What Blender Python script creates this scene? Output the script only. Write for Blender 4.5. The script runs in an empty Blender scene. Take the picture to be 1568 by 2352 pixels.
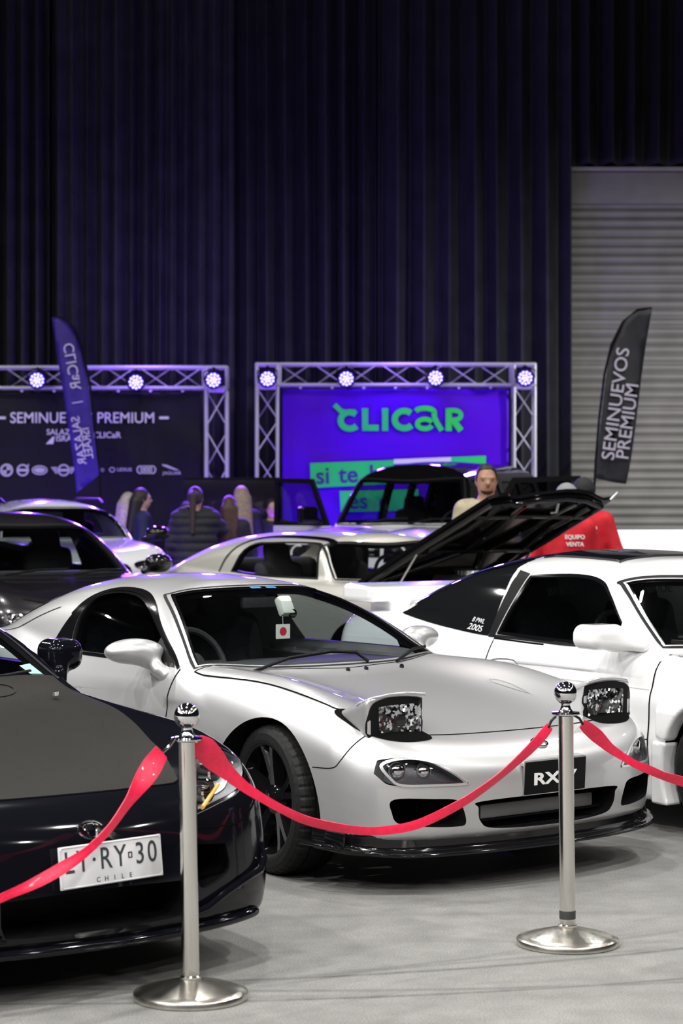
import bpy, bmesh, math, random
import numpy as np
from mathutils import Vector, Matrix
from mathutils.geometry import delaunay_2d_cdt

random.seed(7)
rng = np.random.default_rng(7)
SC = bpy.context.scene
COL = SC.collection
PI = math.pi

# ------------------------------------------------------------------ camera
FPX, HOR, CAMZ = 4900.0, 1165.0, 1.56            # focal length in pixels, horizon row, eye height
cam_d = bpy.data.cameras.new('camera')
cam = bpy.data.objects.new('camera', cam_d); COL.objects.link(cam)
cam.location = (0, 0, CAMZ); cam.rotation_euler = (PI/2, 0, 0)
cam_d.sensor_fit = 'VERTICAL'; cam_d.sensor_height = 36.0; cam_d.sensor_width = 24.0
cam_d.lens = FPX/2352*36.0
cam_d.shift_x = 0.0; cam_d.shift_y = (HOR-1176.0)/2352.0
cam_d.clip_start = 0.1; cam_d.clip_end = 200
cam_d.dof.use_dof = True; cam_d.dof.focus_distance = 8.9; cam_d.dof.aperture_fstop = 4.5
SC.camera = cam

# ------------------------------------------------------------------ world, exposure
SC.view_settings.view_transform = 'Standard'
SC.view_settings.look = 'None'
SC.view_settings.gamma = 1.0
SC.view_settings.use_curve_mapping = False
SC.view_settings.exposure = 0.05
W = bpy.data.worlds.new('hall_ambient'); SC.world = W; W.use_nodes = True
W.node_tree.nodes['Background'].inputs[0].default_value = (0.55, 0.58, 0.70, 1)
W.node_tree.nodes['Background'].inputs[1].default_value = 0.012

# ------------------------------------------------------------------ hall lamps (high bays under the roof)
def lamp(name, loc, power, size, color=(1, 1, 1), target=None, kind='AREA', spot=None, shape='DISK', spread=None):
    d = bpy.data.lights.new(name, kind); o = bpy.data.objects.new(name, d); COL.objects.link(o)
    o.location = loc; d.energy = power; d.color = color
    if kind == 'AREA':
        d.shape = shape; d.size = size
        if spread: d.spread = spread
    else:
        d.shadow_soft_size = size
    if kind == 'SPOT':
        d.spot_size = spot or math.radians(60); d.spot_blend = 0.6
    if target is not None:
        v = Vector(target)-Vector(loc)
        o.rotation_euler = v.to_track_quat('-Z', 'Y').to_euler()
    return o
WHITE = (1.0, 0.985, 0.95)
for lx, kx in ((-17.0, 2.4), (-11.5, 2.3), (-6.0, 1.3), (-0.6, 1.0), (5.4, 1.0), (11.0, 1.0)):
    for ly, pw in ((-7.5, 540), (-1.0, 400), (6.5, 270), (13.5, 265), (20.0, 140)):
        if lx > -16 or ly < 10:
            lamp('high_bay_lamp', (lx, ly, 9.5), pw*kx, 0.42, WHITE, spread=math.radians(150))
# ------------------------------------------------------------------ materials
def new_mat(name):
    m = bpy.data.materials.new(name); m.use_nodes = True
    return m, m.node_tree, m.node_tree.nodes['Principled BSDF']
def pbr(name, col, rough=0.5, metal=0.0, coat=0.0, spec=0.5, emit=None, estr=0.0, coat_rough=0.03, sheen=0.0):
    m, nt, b = new_mat(name)
    b.inputs['Base Color'].default_value = (*col, 1); b.inputs['Roughness'].default_value = rough
    b.inputs['Metallic'].default_value = metal; b.inputs['Specular IOR Level'].default_value = spec
    b.inputs['Coat Weight'].default_value = coat; b.inputs['Coat Roughness'].default_value = coat_rough
    if sheen: b.inputs['Sheen Weight'].default_value = sheen
    if emit:
        b.inputs['Emission Color'].default_value = (*emit, 1); b.inputs['Emission Strength'].default_value = estr
    return m
def noise_mat(name, c1, c2, scale, rough=0.6, bump=0.0, detail=4.0, metal=0.0, coat=0.0, bscale=None):
    m, nt, b = new_mat(name); N = nt.nodes; L = nt.links
    tc = N.new('ShaderNodeTexCoord'); nz = N.new('ShaderNodeTexNoise'); nz.inputs['Scale'].default_value = scale; nz.inputs['Detail'].default_value = detail
    L.new(tc.outputs['Object'], nz.inputs['Vector'])
    r = N.new('ShaderNodeValToRGB'); r.color_ramp.elements[0].position = 0.35; r.color_ramp.elements[1].position = 0.65
    r.color_ramp.elements[0].color = (*c1, 1); r.color_ramp.elements[1].color = (*c2, 1)
    L.new(nz.outputs['Fac'], r.inputs['Fac']); L.new(r.outputs['Color'], b.inputs['Base Color'])
    b.inputs['Roughness'].default_value = rough; b.inputs['Metallic'].default_value = metal; b.inputs['Coat Weight'].default_value = coat
    if bump:
        n2 = N.new('ShaderNodeTexNoise'); n2.inputs['Scale'].default_value = bscale or scale; n2.inputs['Detail'].default_value = detail
        L.new(tc.outputs['Object'], n2.inputs['Vector'])
        bp = N.new('ShaderNodeBump'); bp.inputs['Strength'].default_value = bump; bp.inputs['Distance'].default_value = 0.01
        L.new(n2.outputs['Fac'], bp.inputs['Height']); L.new(bp.outputs['Normal'], b.inputs['Normal'])
    return m
def metal_paint(name, col, metal=0.85, rough=0.32, flake=0.12):
    m, nt, b = new_mat(name); N = nt.nodes; L = nt.links
    tc = N.new('ShaderNodeTexCoord'); nz = N.new('ShaderNodeTexNoise'); nz.inputs['Scale'].default_value = 900; nz.inputs['Detail'].default_value = 1
    L.new(tc.outputs['Object'], nz.inputs['Vector'])
    mx = N.new('ShaderNodeMix'); mx.data_type = 'RGBA'
    mx.inputs['A'].default_value = (*[c*(1-flake) for c in col], 1); mx.inputs['B'].default_value = (*[min(1, c*(1+flake)) for c in col], 1)
    L.new(nz.outputs['Fac'], mx.inputs['Factor']); L.new(mx.outputs['Result'], b.inputs['Base Color'])
    b.inputs['Metallic'].default_value = metal; b.inputs['Roughness'].default_value = rough
    b.inputs['Coat Weight'].default_value = 1.0; b.inputs['Coat Roughness'].default_value = 0.04
    return m
def glass(name, tint=(0.55, 0.6, 0.62), rough=0.02, refl=1.0):
    m = bpy.data.materials.new(name); m.use_nodes = True; nt = m.node_tree; N = nt.nodes; L = nt.links; N.clear()
    out = N.new('ShaderNodeOutputMaterial'); mix = N.new('ShaderNodeMixShader'); lw = N.new('ShaderNodeLayerWeight'); lw.inputs[0].default_value = .5
    pw = N.new('ShaderNodeMath'); pw.operation = 'POWER'; pw.inputs[1].default_value = 5.0
    ml = N.new('ShaderNodeMath'); ml.operation = 'MULTIPLY_ADD'; ml.inputs[1].default_value = .94*refl; ml.inputs[2].default_value = .055*refl; ml.use_clamp = True
    t = N.new('ShaderNodeBsdfTransparent'); t.inputs['Color'].default_value = (*tint, 1)
    g = N.new('ShaderNodeBsdfGlossy'); g.inputs['Roughness'].default_value = rough
    L.new(lw.outputs['Facing'], pw.inputs[0]); L.new(pw.outputs[0], ml.inputs[0]); L.new(ml.outputs[0], mix.inputs[0]); L.new(t.outputs[0], mix.inputs[1]); L.new(g.outputs[0], mix.inputs[2]); L.new(mix.outputs[0], out.inputs[0])
    return m
def emis(name, col, s):
    m = bpy.data.materials.new(name); m.use_nodes = True; nt = m.node_tree; nt.nodes.clear()
    o = nt.nodes.new('ShaderNodeOutputMaterial'); e = nt.nodes.new('ShaderNodeEmission'); e.inputs[0].default_value = (*col, 1); e.inputs[1].default_value = s
    nt.links.new(e.outputs[0], o.inputs[0]); return m

# ------------------------------------------------------------------ objects
def tag(o, label=None, cat=None, group=None, kind=None):
    if label: o['label'] = label
    if cat: o['category'] = cat
    if group: o['group'] = group
    if kind: o['kind'] = kind
    return o
def thing(name, loc=(0, 0, 0), rz=0.0, label=None, cat=None, group=None, rot=None):
    o = bpy.data.objects.new(name, None); COL.objects.link(o); o.empty_display_size = 0.1
    o.location = loc; o.rotation_euler = rot if rot else (0, 0, rz)
    return tag(o, label, cat, group)
def mesh_obj(name, V, F, mat=None, parent=None, smooth=True, normals=None, angle=None):
    me = bpy.data.meshes.new(name)
    me.from_pydata([tuple(map(float, v)) for v in V] if not isinstance(V, np.ndarray) else V.tolist(), [], F.tolist() if isinstance(F, np.ndarray) else F)
    me.validate()
    o = bpy.data.objects.new(name, me); COL.objects.link(o)
    if mat is not None:
        for m in (mat if isinstance(mat, (list, tuple)) else [mat]): me.materials.append(m)
    if smooth:
        me.polygons.foreach_set('use_smooth', [True]*len(me.polygons))
        if angle: me.set_sharp_from_angle(angle=math.radians(angle))
    if normals is not None and len(normals) == len(me.vertices):
        me.normals_split_custom_set_from_vertices([tuple(n) for n in normals])
    if parent: o.parent = parent
    return o
def bm_obj(name, bm, mat=None, parent=None, smooth=False, angle=35):
    bmesh.ops.recalc_face_normals(bm, faces=bm.faces)
    me = bpy.data.meshes.new(name); bm.to_mesh(me); bm.free()
    o = bpy.data.objects.new(name, me); COL.objects.link(o)
    if mat is not None:
        for m in (mat if isinstance(mat, (list, tuple)) else [mat]): me.materials.append(m)
    if smooth:
        me.polygons.foreach_set('use_smooth', [True]*len(me.polygons)); me.set_sharp_from_angle(angle=math.radians(angle))
    if parent: o.parent = parent
    return o
def add_box(bm, c, s, rot=None, bevel=0.0, seg=2):
    M = Matrix.Translation(c) @ (rot.to_4x4() if rot is not None else Matrix.Identity(4)) @ Matrix.Diagonal((*s, 1))
    r = bmesh.ops.create_cube(bm, size=1.0, matrix=M)
    if bevel:
        es = list({e for v in r['verts'] for e in v.link_edges})
        bmesh.ops.bevel(bm, geom=es, offset=bevel, segments=seg, profile=0.6, affect='EDGES')
def box(name, c, s, mat, parent=None, bevel=0.0, rot=None):
    bm = bmesh.new(); add_box(bm, c, s, rot, bevel); return bm_obj(name, bm, mat, parent, smooth=bevel > 0)
def add_tube(bm, pts, r, seg=10, cap=True, radii=None):
    pts = [Vector(p) for p in pts]; n = len(pts); rings = []
    up = None
    for i, p in enumerate(pts):
        d = (pts[min(i+1, n-1)]-pts[max(i-1, 0)]).normalized()
        if up is None:
            up = Vector((0, 0, 1)) if abs(d.z) < 0.9 else Vector((1, 0, 0))
        s = d.cross(up)
        if s.length < 1e-6: s = d.orthogonal()
        s.normalize(); up = s.cross(d).normalized()
        rr = radii[i] if radii else r
        rings.append([bm.verts.new(p + (s*math.cos(2*PI*k/seg)+up*math.sin(2*PI*k/seg))*rr) for k in range(seg)])
    for a, b in zip(rings, rings[1:]):
        for k in range(seg): bm.faces.new((a[k], a[(k+1) % seg], b[(k+1) % seg], b[k]))
    if cap: bm.faces.new(rings[0][::-1]); bm.faces.new(rings[-1])
def tube(name, pts, r, mat, parent=None, seg=10, radii=None):
    bm = bmesh.new(); add_tube(bm, pts, r, seg, True, radii); return bm_obj(name, bm, mat, parent, smooth=True, angle=60)
def add_lathe(bm, prof, seg=48, axis='Z', M=None):
    # prof: list of (radius, height); closed with caps where radius ~ 0
    rings = []
    for r, h in prof:
        if r < 1e-5:
            p = Vector((0, 0, h)); rings.append([bm.verts.new(p)])
        else:
            rings.append([bm.verts.new(Vector((r*math.cos(2*PI*k/seg), r*math.sin(2*PI*k/seg), h))) for k in range(seg)])
    allv = [v for r in rings for v in r]
    for a, b in zip(rings, rings[1:]):
        if len(a) == 1 and len(b) == 1: continue
        for k in range(seg):
            if len(a) == 1: bm.faces.new((a[0], b[(k+1) % seg], b[k]))
            elif len(b) == 1: bm.faces.new((a[k], a[(k+1) % seg], b[0]))
            else: bm.faces.new((a[k], a[(k+1) % seg], b[(k+1) % seg], b[k]))
    if axis == 'Y': bmesh.ops.transform(bm, matrix=Matrix.Rotation(-PI/2, 4, 'X'), verts=allv)   # +z -> +y
    if axis == 'X': bmesh.ops.transform(bm, matrix=Matrix.Rotation(PI/2, 4, 'Y'), verts=allv)    # +z -> +x
    if M is not None: bmesh.ops.transform(bm, matrix=M, verts=allv)
def lathe(name, prof, mat, parent=None, seg=48, axis='Z', M=None, angle=40):
    bm = bmesh.new(); add_lathe(bm, prof, seg, axis, M); return bm_obj(name, bm, mat, parent, smooth=True, angle=angle)
def text_obj(name, s, size, M, mat, parent=None, extrude=0.002, bold=0.0, align='CENTER', shear=0.0, spacing=1.0, sx=1.0):
    c = bpy.data.curves.new(name, 'FONT'); c.body = s; c.size = size; c.extrude = extrude; c.offset = bold*size; c.shear = shear
    c.align_x = align; c.align_y = 'CENTER'; c.space_character = spacing; c.resolution_u = 4
    t = bpy.data.objects.new(name, c); COL.objects.link(t)
    dg = bpy.context.evaluated_depsgraph_get(); me = bpy.data.meshes.new_from_object(t.evaluated_get(dg))
    bpy.data.objects.remove(t); bpy.data.curves.remove(c)
    me.transform(M @ Matrix.Diagonal((sx, 1, 1, 1)))
    o = bpy.data.objects.new(name, me); COL.objects.link(o); me.materials.clear(); me.materials.append(mat)
    if parent: o.parent = parent
    return o
def frame(o, xdir, ydir):      # 4x4 with given origin and in-plane axes
    x = Vector(xdir).normalized(); y = Vector(ydir); y = (y-x*y.dot(x)).normalized(); z = x.cross(y)
    M = Matrix((x, y, z)).transposed().to_4x4(); M.translation = Vector(o); return M

# ------------------------------------------------------------------ implicit surfaces
class Sp:                      # natural cubic spline, clamped outside
    def __init__(s, *pts):
        p = sorted(pts); s.x = np.array([a[0] for a in p], float); s.y = np.array([a[1] for a in p], float)
        n = len(p); h = np.diff(s.x); A = np.zeros((n, n)); r = np.zeros(n); A[0, 0] = A[-1, -1] = 1
        for i in range(1, n-1):
            A[i, i-1] = h[i-1]; A[i, i] = 2*(h[i-1]+h[i]); A[i, i+1] = h[i]
            r[i] = 6*((s.y[i+1]-s.y[i])/h[i]-(s.y[i]-s.y[i-1])/h[i-1])
        s.m = np.linalg.solve(A, r)
    def __call__(s, x):
        x = np.clip(np.asarray(x, float), s.x[0], s.x[-1]); i = np.clip(np.searchsorted(s.x, x)-1, 0, len(s.x)-2)
        h = s.x[i+1]-s.x[i]; a = (s.x[i+1]-x)/h; b = 1-a
        return a*s.y[i]+b*s.y[i+1]+((a**3-a)*s.m[i]+(b**3-b)*s.m[i+1])*h*h/6
def smax(a, b, k):
    h = np.clip(0.5+0.5*(a-b)/k, 0, 1); return b*(1-h)+a*h+k*h*(1-h)
def smin(a, b, k): return -smax(-a, -b, k)
def grad(f, P, e=1.5e-3):
    x, y, z = P[:, 0], P[:, 1], P[:, 2]
    return np.stack([f(x+e, y, z)-f(x-e, y, z), f(x, y+e, z)-f(x, y-e, z), f(x, y, z+e)-f(x, y, z-e)], 1)/(2*e)
def unit(v): return v/np.maximum(np.linalg.norm(v, axis=-1, keepdims=True), 1e-12)
def sdf_mesh(f, lo, hi, res, newton=4):
    lo = np.array(lo, float); hi = np.array(hi, float); n = np.ceil((hi-lo)/res).astype(int)+1
    ax = [lo[i]+res*np.arange(n[i]) for i in range(3)]
    V = np.broadcast_to(f(ax[0][:, None, None], ax[1][None, :, None], ax[2][None, None, :]), tuple(n)).astype(np.float64)
    S = V < 0
    nc = n-1; cnt = np.zeros(tuple(nc), np.int16); acc = [np.zeros(tuple(nc)) for _ in range(3)]
    cs = [(a, b, c) for a in (0, 1) for b in (0, 1) for c in (0, 1)]
    sl = lambda A, c: A[c[0]:c[0]+nc[0], c[1]:c[1]+nc[1], c[2]:c[2]+nc[2]]
    for c in cs:
        for d in range(3):
            if c[d]: continue
            c2 = list(c); c2[d] = 1; c2 = tuple(c2)
            m = sl(S, c) != sl(S, c2)
            idx = np.nonzero(m)
            v0 = sl(V, c)[idx]; v1 = sl(V, c2)[idx]; t = v0/(v0-v1)
            cnt[idx] += 1
            for k in range(3):
                acc[k][idx] += (t if k == d else c[k])
    act = cnt > 0; ids = -np.ones(tuple(nc), np.int64); ci = np.nonzero(act); ids[ci] = np.arange(len(ci[0]))
    P = np.stack([lo[k]+res*(ci[k]+acc[k][ci]/cnt[ci]) for k in range(3)], 1)
    Q = []
    for d in range(3):
        e1, e2 = [(1, 2), (2, 0), (0, 1)][d]
        a = np.take(S, range(0, n[d]-1), axis=d); b = np.take(S, range(1, n[d]), axis=d)
        ch = np.nonzero(a != b); ch = [c for c in ch]
        ok = (ch[e1] > 0) & (ch[e1] < n[e1]-1) & (ch[e2] > 0) & (ch[e2] < n[e2]-1)
        ch = [c[ok] for c in ch]; ins = a[tuple(ch)]
        def cell(o1, o2):
            q = [c.copy() for c in ch]; q[e1] = q[e1]+o1; q[e2] = q[e2]+o2; return ids[tuple(q)]
        q = np.stack([cell(-1, -1), cell(0, -1), cell(0, 0), cell(-1, 0)], 1)
        q[~ins] = q[~ins][:, ::-1]; Q.append(q)
    Q = np.concatenate(Q)
    for _ in range(newton):
        g = grad(f, P); v = f(P[:, 0], P[:, 1], P[:, 2]); st = (v/np.maximum((g**2).sum(1), 1e-3))[:, None]*g
        ln = np.linalg.norm(st, axis=1, keepdims=True); st *= np.minimum(1, 0.6*res/np.maximum(ln, 1e-9)); P = P-st
    return P, Q
def sdf_obj(name, f, lo, hi, res, mat, parent=None, newton=4):
    P, Q = sdf_mesh(f, lo, hi, res, newton); N = unit(grad(f, P))
    return mesh_obj(name, P, Q, mat, parent, True, N)
def sd_capsule(x, y, z, a, b, ra, rb):
    a = np.array(a, float); b = np.array(b, float); d = b-a; L = (d*d).sum()
    t = np.clip(((x-a[0])*d[0]+(y-a[1])*d[1]+(z-a[2])*d[2])/L, 0, 1)
    return np.sqrt((x-a[0]-t*d[0])**2+(y-a[1]-t*d[1])**2+(z-a[2]-t*d[2])**2)-(ra+(rb-ra)*t)
def sd_ell(x, y, z, c, r):
    k = np.sqrt(((x-c[0])/r[0])**2+((y-c[1])/r[1])**2+((z-c[2])/r[2])**2); return (k-1)*min(r)
def sd_box(x, y, z, c, h, r=0.0):
    qx, qy, qz = abs(x-c[0])-h[0]+r, abs(y-c[1])-h[1]+r, abs(z-c[2])-h[2]+r
    return np.sqrt(np.maximum(qx, 0)**2+np.maximum(qy, 0)**2+np.maximum(qz, 0)**2)+np.minimum(np.maximum(qx, np.maximum(qy, qz)), 0)-r

# ------------------------------------------------------------------ patches: panels, panes, trims laid on a surface
def spline_loop(pts, n=8, closed=True, sharp=()):
    # Catmull-Rom through pts; indices in sharp keep a corner
    P = [np.array(p, float) for p in pts]; m = len(P); out = []
    for i in range(m if closed else m-1):
        p1, p2 = P[i], P[(i+1) % m]
        p0 = P[i-1] if (closed or i > 0) else p1; p3 = P[(i+2) % m] if (closed or i+2 < m) else p2
        if i in sharp: p0 = p1-(p2-p1)*0.6
        if (i+1) % m in sharp: p3 = p2+(p2-p1)*0.6
        for k in range(n):
            t = k/n
            out.append(0.5*((2*p1)+(p2-p0)*t+(2*p0-5*p1+4*p2-p3)*t*t+(3*p1-p0-3*p2+p3)*t**3))
    if not closed: out.append(P[-1])
    return np.array(out)
def inset_loop(L, d):
    L = np.asarray(L, float); t = np.roll(L, -1, 0)-np.roll(L, 1, 0); t = unit(t); nrm = np.stack([-t[:, 1], t[:, 0]], 1)
    a = (L[:, 0]*np.roll(L[:, 1], -1)-np.roll(L[:, 0], -1)*L[:, 1]).sum()
    return L+nrm*(d if a > 0 else -d)
def scale_loop(L, sx, sy):
    L = np.asarray(L, float); c = (L.min(0)+L.max(0))/2; return c+(L-c)*np.array((sx, sy))
def in_poly(P, L):
    x, y = P[:, 0], P[:, 1]; c = np.zeros(len(P), bool); j = len(L)-1
    for i in range(len(L)):
        xi, yi, xj, yj = *L[i], *L[j]
        m = ((yi > y) != (yj > y)) & (x < (xj-xi)*(y-yi)/((yj-yi) or 1e-12)+xi); c ^= m; j = i
    return c
def dist_loop(P, L):
    d = np.full(len(P), 9.0)
    for a, b in zip(L, np.roll(L, -1, 0)):
        e = b-a; t = np.clip(((P-a)@e)/max(e@e, 1e-12), 0, 1); d = np.minimum(d, np.linalg.norm(P-a-t[:, None]*e, axis=1))
    return d
def tri_fill(outer, holes=(), step=0.03):
    outer = np.asarray(outer, float); loops = [outer]+[np.asarray(h, float) for h in holes]
    lo = outer.min(0); hi = outer.max(0); gx = np.arange(lo[0], hi[0], step); gy = np.arange(lo[1], hi[1], step)
    G = np.array([(a, b) for a in gx for b in gy]).reshape(-1, 2)
    if len(G):
        k = in_poly(G, outer)
        for h in holes: k &= ~in_poly(G, np.asarray(h))
        G = G[k]
        if len(G):
            k = np.ones(len(G), bool)
            for l in loops: k &= dist_loop(G, l) > step*0.45
            G = G[k]
    V = np.concatenate(loops+[G]) if len(G) else np.concatenate(loops); E = []; s = 0
    for l in loops:
        E += [(s+i, s+(i+1) % len(l)) for i in range(len(l))]; s += len(l)
    r = delaunay_2d_cdt([Vector(v) for v in V], E, [], 0, 1e-7)
    v2 = np.array([tuple(v) for v in r[0]]); F = np.array([f for f in r[2] if len(f) == 3])
    c = v2[F].mean(1); k = in_poly(c, outer)
    for h in holes: k &= ~in_poly(c, np.asarray(h))
    return v2, F[k]
def project(f, O, D, tmax, off=0.0, n=90):
    # first crossing of f = off along O + t D
    O = np.asarray(O, float); D = np.asarray(D, float); t0 = np.zeros(len(O)); hit = np.full(len(O), np.nan); prev = f(O[:, 0], O[:, 1], O[:, 2])-off
    dt = tmax/n
    for i in range(n):
        t1 = t0+dt; P = O+D*t1[:, None]; v = f(P[:, 0], P[:, 1], P[:, 2])-off
        m = np.isnan(hit) & (prev > 0) & (v <= 0)
        if m.any():
            a, b = t0[m].copy(), t1[m].copy(); o, d = O[m], D[m]
            for _ in range(24):
                c = (a+b)/2; q = o+d*c[:, None]; w = f(q[:, 0], q[:, 1], q[:, 2])-off
                a = np.where(w > 0, c, a); b = np.where(w > 0, b, c)
            hit[m] = (a+b)/2
        prev = v; t0 = t1
    return hit
def patch(name, f, outer, holes, to3d, D, tmax, off, mat, parent, step=0.03, thick=0.0, flip=None):
    v2, F = tri_fill(outer, holes, step); O = np.array([to3d(a, b) for a, b in v2]); Dn = np.tile(np.asarray(D, float)/np.linalg.norm(D), (len(O), 1))
    t = project(f, O, Dn, tmax, off); ok = ~np.isnan(t)
    if not ok.all():
        for i in np.nonzero(~ok)[0]:
            j = np.argmin(np.where(ok, ((v2-v2[i])**2).sum(1), 1e9)); t[i] = t[j]
    P = O+Dn*t[:, None]; N = unit(grad(f, P))
    fn = np.cross(P[F[:, 1]]-P[F[:, 0]], P[F[:, 2]]-P[F[:, 0]]); bad = (fn*N[F].mean(1)).sum(1) < 0; F[bad] = F[bad][:, ::-1]
    if thick:
        n = len(P); P2 = P-N*thick; cnt = {}
        for t3 in F.tolist():
            for a, b in ((0, 1), (1, 2), (2, 0)): cnt[(t3[a], t3[b])] = 1
        side = [(b, a, a+n, b+n) for (a, b) in cnt if (b, a) not in cnt]
        faces = F.tolist()+[[c+n for c in t3[::-1]] for t3 in F.tolist()]+[list(q) for q in side]
        V = np.concatenate([P, P2]); o = mesh_obj(name, V, faces, mat, parent, True)
        set_loop_normals(o, {i: N[i] for i in range(n)}, set(range(len(F))))
        return o
    return mesh_obj(name, P, F, mat, parent, True, N)
def set_loop_normals(o, vn, polys):
    me = o.data; ln = []
    for p in me.polygons:
        pn = tuple(p.normal)
        for li in p.loop_indices:
            v = me.loops[li].vertex_index
            ln.append(tuple(vn[v]) if (p.index in polys and v in vn) else pn)
    me.normals_split_custom_set(ln)
def strip(name, f, line2, width, to3d, D, tmax, off, mat, parent, n=6, closed=False, raw=False):
    L = np.asarray(line2, float) if raw else spline_loop(line2, n, closed)
    t = np.gradient(L, axis=0) if not closed else np.roll(L, -1, 0)-np.roll(L, 1, 0); t = unit(t); nr = np.stack([-t[:, 1], t[:, 0]], 1)
    A = L+nr*width/2; B = L-nr*width/2; S = np.concatenate([A, B]); O = np.array([to3d(a, b) for a, b in S]); Dn = np.tile(np.asarray(D, float)/np.linalg.norm(D), (len(O), 1))
    tt = project(f, O, Dn, tmax, off); ok = ~np.isnan(tt)
    for i in np.nonzero(~ok)[0]:
        j = np.argmin(np.where(ok, ((S-S[i])**2).sum(1), 1e9)); tt[i] = tt[j]
    P = O+Dn*tt[:, None]; N = unit(grad(f, P)); m = len(L); F = []
    for i in range(m if closed else m-1):
        j = (i+1) % m; q = [i, j, m+j, m+i]
        if np.dot(np.cross(P[q[1]]-P[q[0]], P[q[2]]-P[q[0]]), N[i]) < 0: q = q[::-1]
        F.append(q)
    return mesh_obj(name, P, F, mat, parent, True, N)
def prism_bm(outline3, d, mat_index=1):
    # closed prism from a 3-D polygon swept along d
    bm = bmesh.new(); a = [bm.verts.new(tuple(p)) for p in outline3]; b = [bm.verts.new(tuple(np.array(p)+np.array(d))) for p in outline3]; n = len(a)
    fs = [bm.faces.new(a), bm.faces.new(b[::-1])]+[bm.faces.new((a[i], b[i], b[(i+1) % n], a[(i+1) % n])) for i in range(n)]
    bmesh.ops.triangulate(bm, faces=fs[:2]); bmesh.ops.recalc_face_normals(bm, faces=bm.faces)
    for f in bm.faces: f.material_index = mat_index
    return bm
def carve(o, cutters):
    # boolean difference of the mesh with each cutter bmesh; cutter faces keep their material index
    me = bpy.data.meshes.new('cut')
    big = bmesh.new(); cs = []
    for bm in cutters:
        m = bpy.data.meshes.new('cut'); bm.to_mesh(m); bm.free()
        for mm in o.data.materials: m.materials.append(mm)
        c = bpy.data.objects.new('cut', m); COL.objects.link(c); c.matrix_world = o.matrix_world.copy(); c.parent = o.parent; cs.append(c)
        md = o.modifiers.new('b', 'BOOLEAN'); md.operation = 'DIFFERENCE'; md.object = c; md.solver = CARVE_SOLVER
    big.free()
    bpy.context.view_layer.update(); dg = bpy.context.evaluated_depsgraph_get()
    new = bpy.data.meshes.new_from_object(o.evaluated_get(dg)); o.modifiers.clear(); old = o.data; o.data = new
    for c in cs:
        m = c.data; bpy.data.objects.remove(c); bpy.data.meshes.remove(m)
    bpy.data.meshes.remove(old); bpy.data.meshes.remove(me)
    return o
CARVE_SOLVER = 'MANIFOLD'
def field_shade(o, f, tol=0.004, mats=(0,)):
    # smooth shading of the outer skin from the exact surface normal
    me = o.data; n = len(me.vertices); P = np.zeros(n*3); me.vertices.foreach_get('co', P); P = P.reshape(-1, 3)
    v = f(P[:, 0], P[:, 1], P[:, 2]); N = unit(grad(f, P)); me.polygons.foreach_set('use_smooth', [True]*len(me.polygons))
    nl = len(me.loops); lv = np.zeros(nl, int); me.loops.foreach_get('vertex_index', lv)
    npz = len(me.polygons); st = np.zeros(npz, int); ct = np.zeros(npz, int); me.polygons.foreach_get('loop_start', st); me.polygons.foreach_get('loop_total', ct)
    mi = np.zeros(npz, int); me.polygons.foreach_get('material_index', mi); pn = np.zeros(npz*3); me.polygons.foreach_get('normal', pn); pn = pn.reshape(-1, 3)
    pol = np.repeat(np.arange(npz), ct); order = np.argsort(np.repeat(st, ct)+np.concatenate([np.arange(c) for c in ct]) if npz else [])
    lp = np.zeros(nl, int); lp[np.repeat(st, ct)+(np.arange(nl)-np.repeat(np.cumsum(ct)-ct, ct))] = pol
    ln = pn[lp].copy(); ok = np.isin(mi[lp], mats) & (abs(v[lv]) < tol) & ((N[lv]*pn[lp]).sum(1) > 0.5)
    ln[ok] = N[lv][ok]
    me.normals_split_custom_set(ln.tolist())
# ------------------------------------------------------------------ shared materials
M_BLK = pbr('gloss_black', (.005, .005, .006), .09, spec=.45)
M_SAT = pbr('satin_black', (.008, .008, .009), .42, spec=.10)
M_RUB = pbr('rubber', (.014, .014, .015), .62, spec=.12)
M_TYRE = noise_mat('tyre_rubber', (.0065, .0065, .007), (.011, .011, .0115), 60, .6, .1); M_TYRE.node_tree.nodes['Principled BSDF'].inputs['Specular IOR Level'].default_value = .25
M_GAP = pbr('panel_gap', (.004, .004, .004), .8, spec=.02)
M_CHR = pbr('chrome', (.82, .82, .83), .06, 1.0)
M_ALU = pbr('cast_aluminium', (.55, .55, .56), .32, 1.0)
M_GLASS = glass('clear_glass', (.86, .90, .90), .02)
M_LENS = glass('lamp_lens', (.95, .96, .97), .02)
M_TINT = glass('tinted_glass', (.16, .17, .18), .02)
M_TINT2 = glass('light_tinted_glass', (.42, .46, .47), .02)
M_MIRR = pbr('mirror_glass', (.7, .72, .75), .02, 1.0)
M_INT = noise_mat('cabin_trim', (.020, .020, .022), (.032, .032, .035), 40, .6)
M_SEAT = noise_mat('seat_cloth', (.018, .018, .021), (.032, .032, .036), 120, .85)
M_REFL = None
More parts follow.
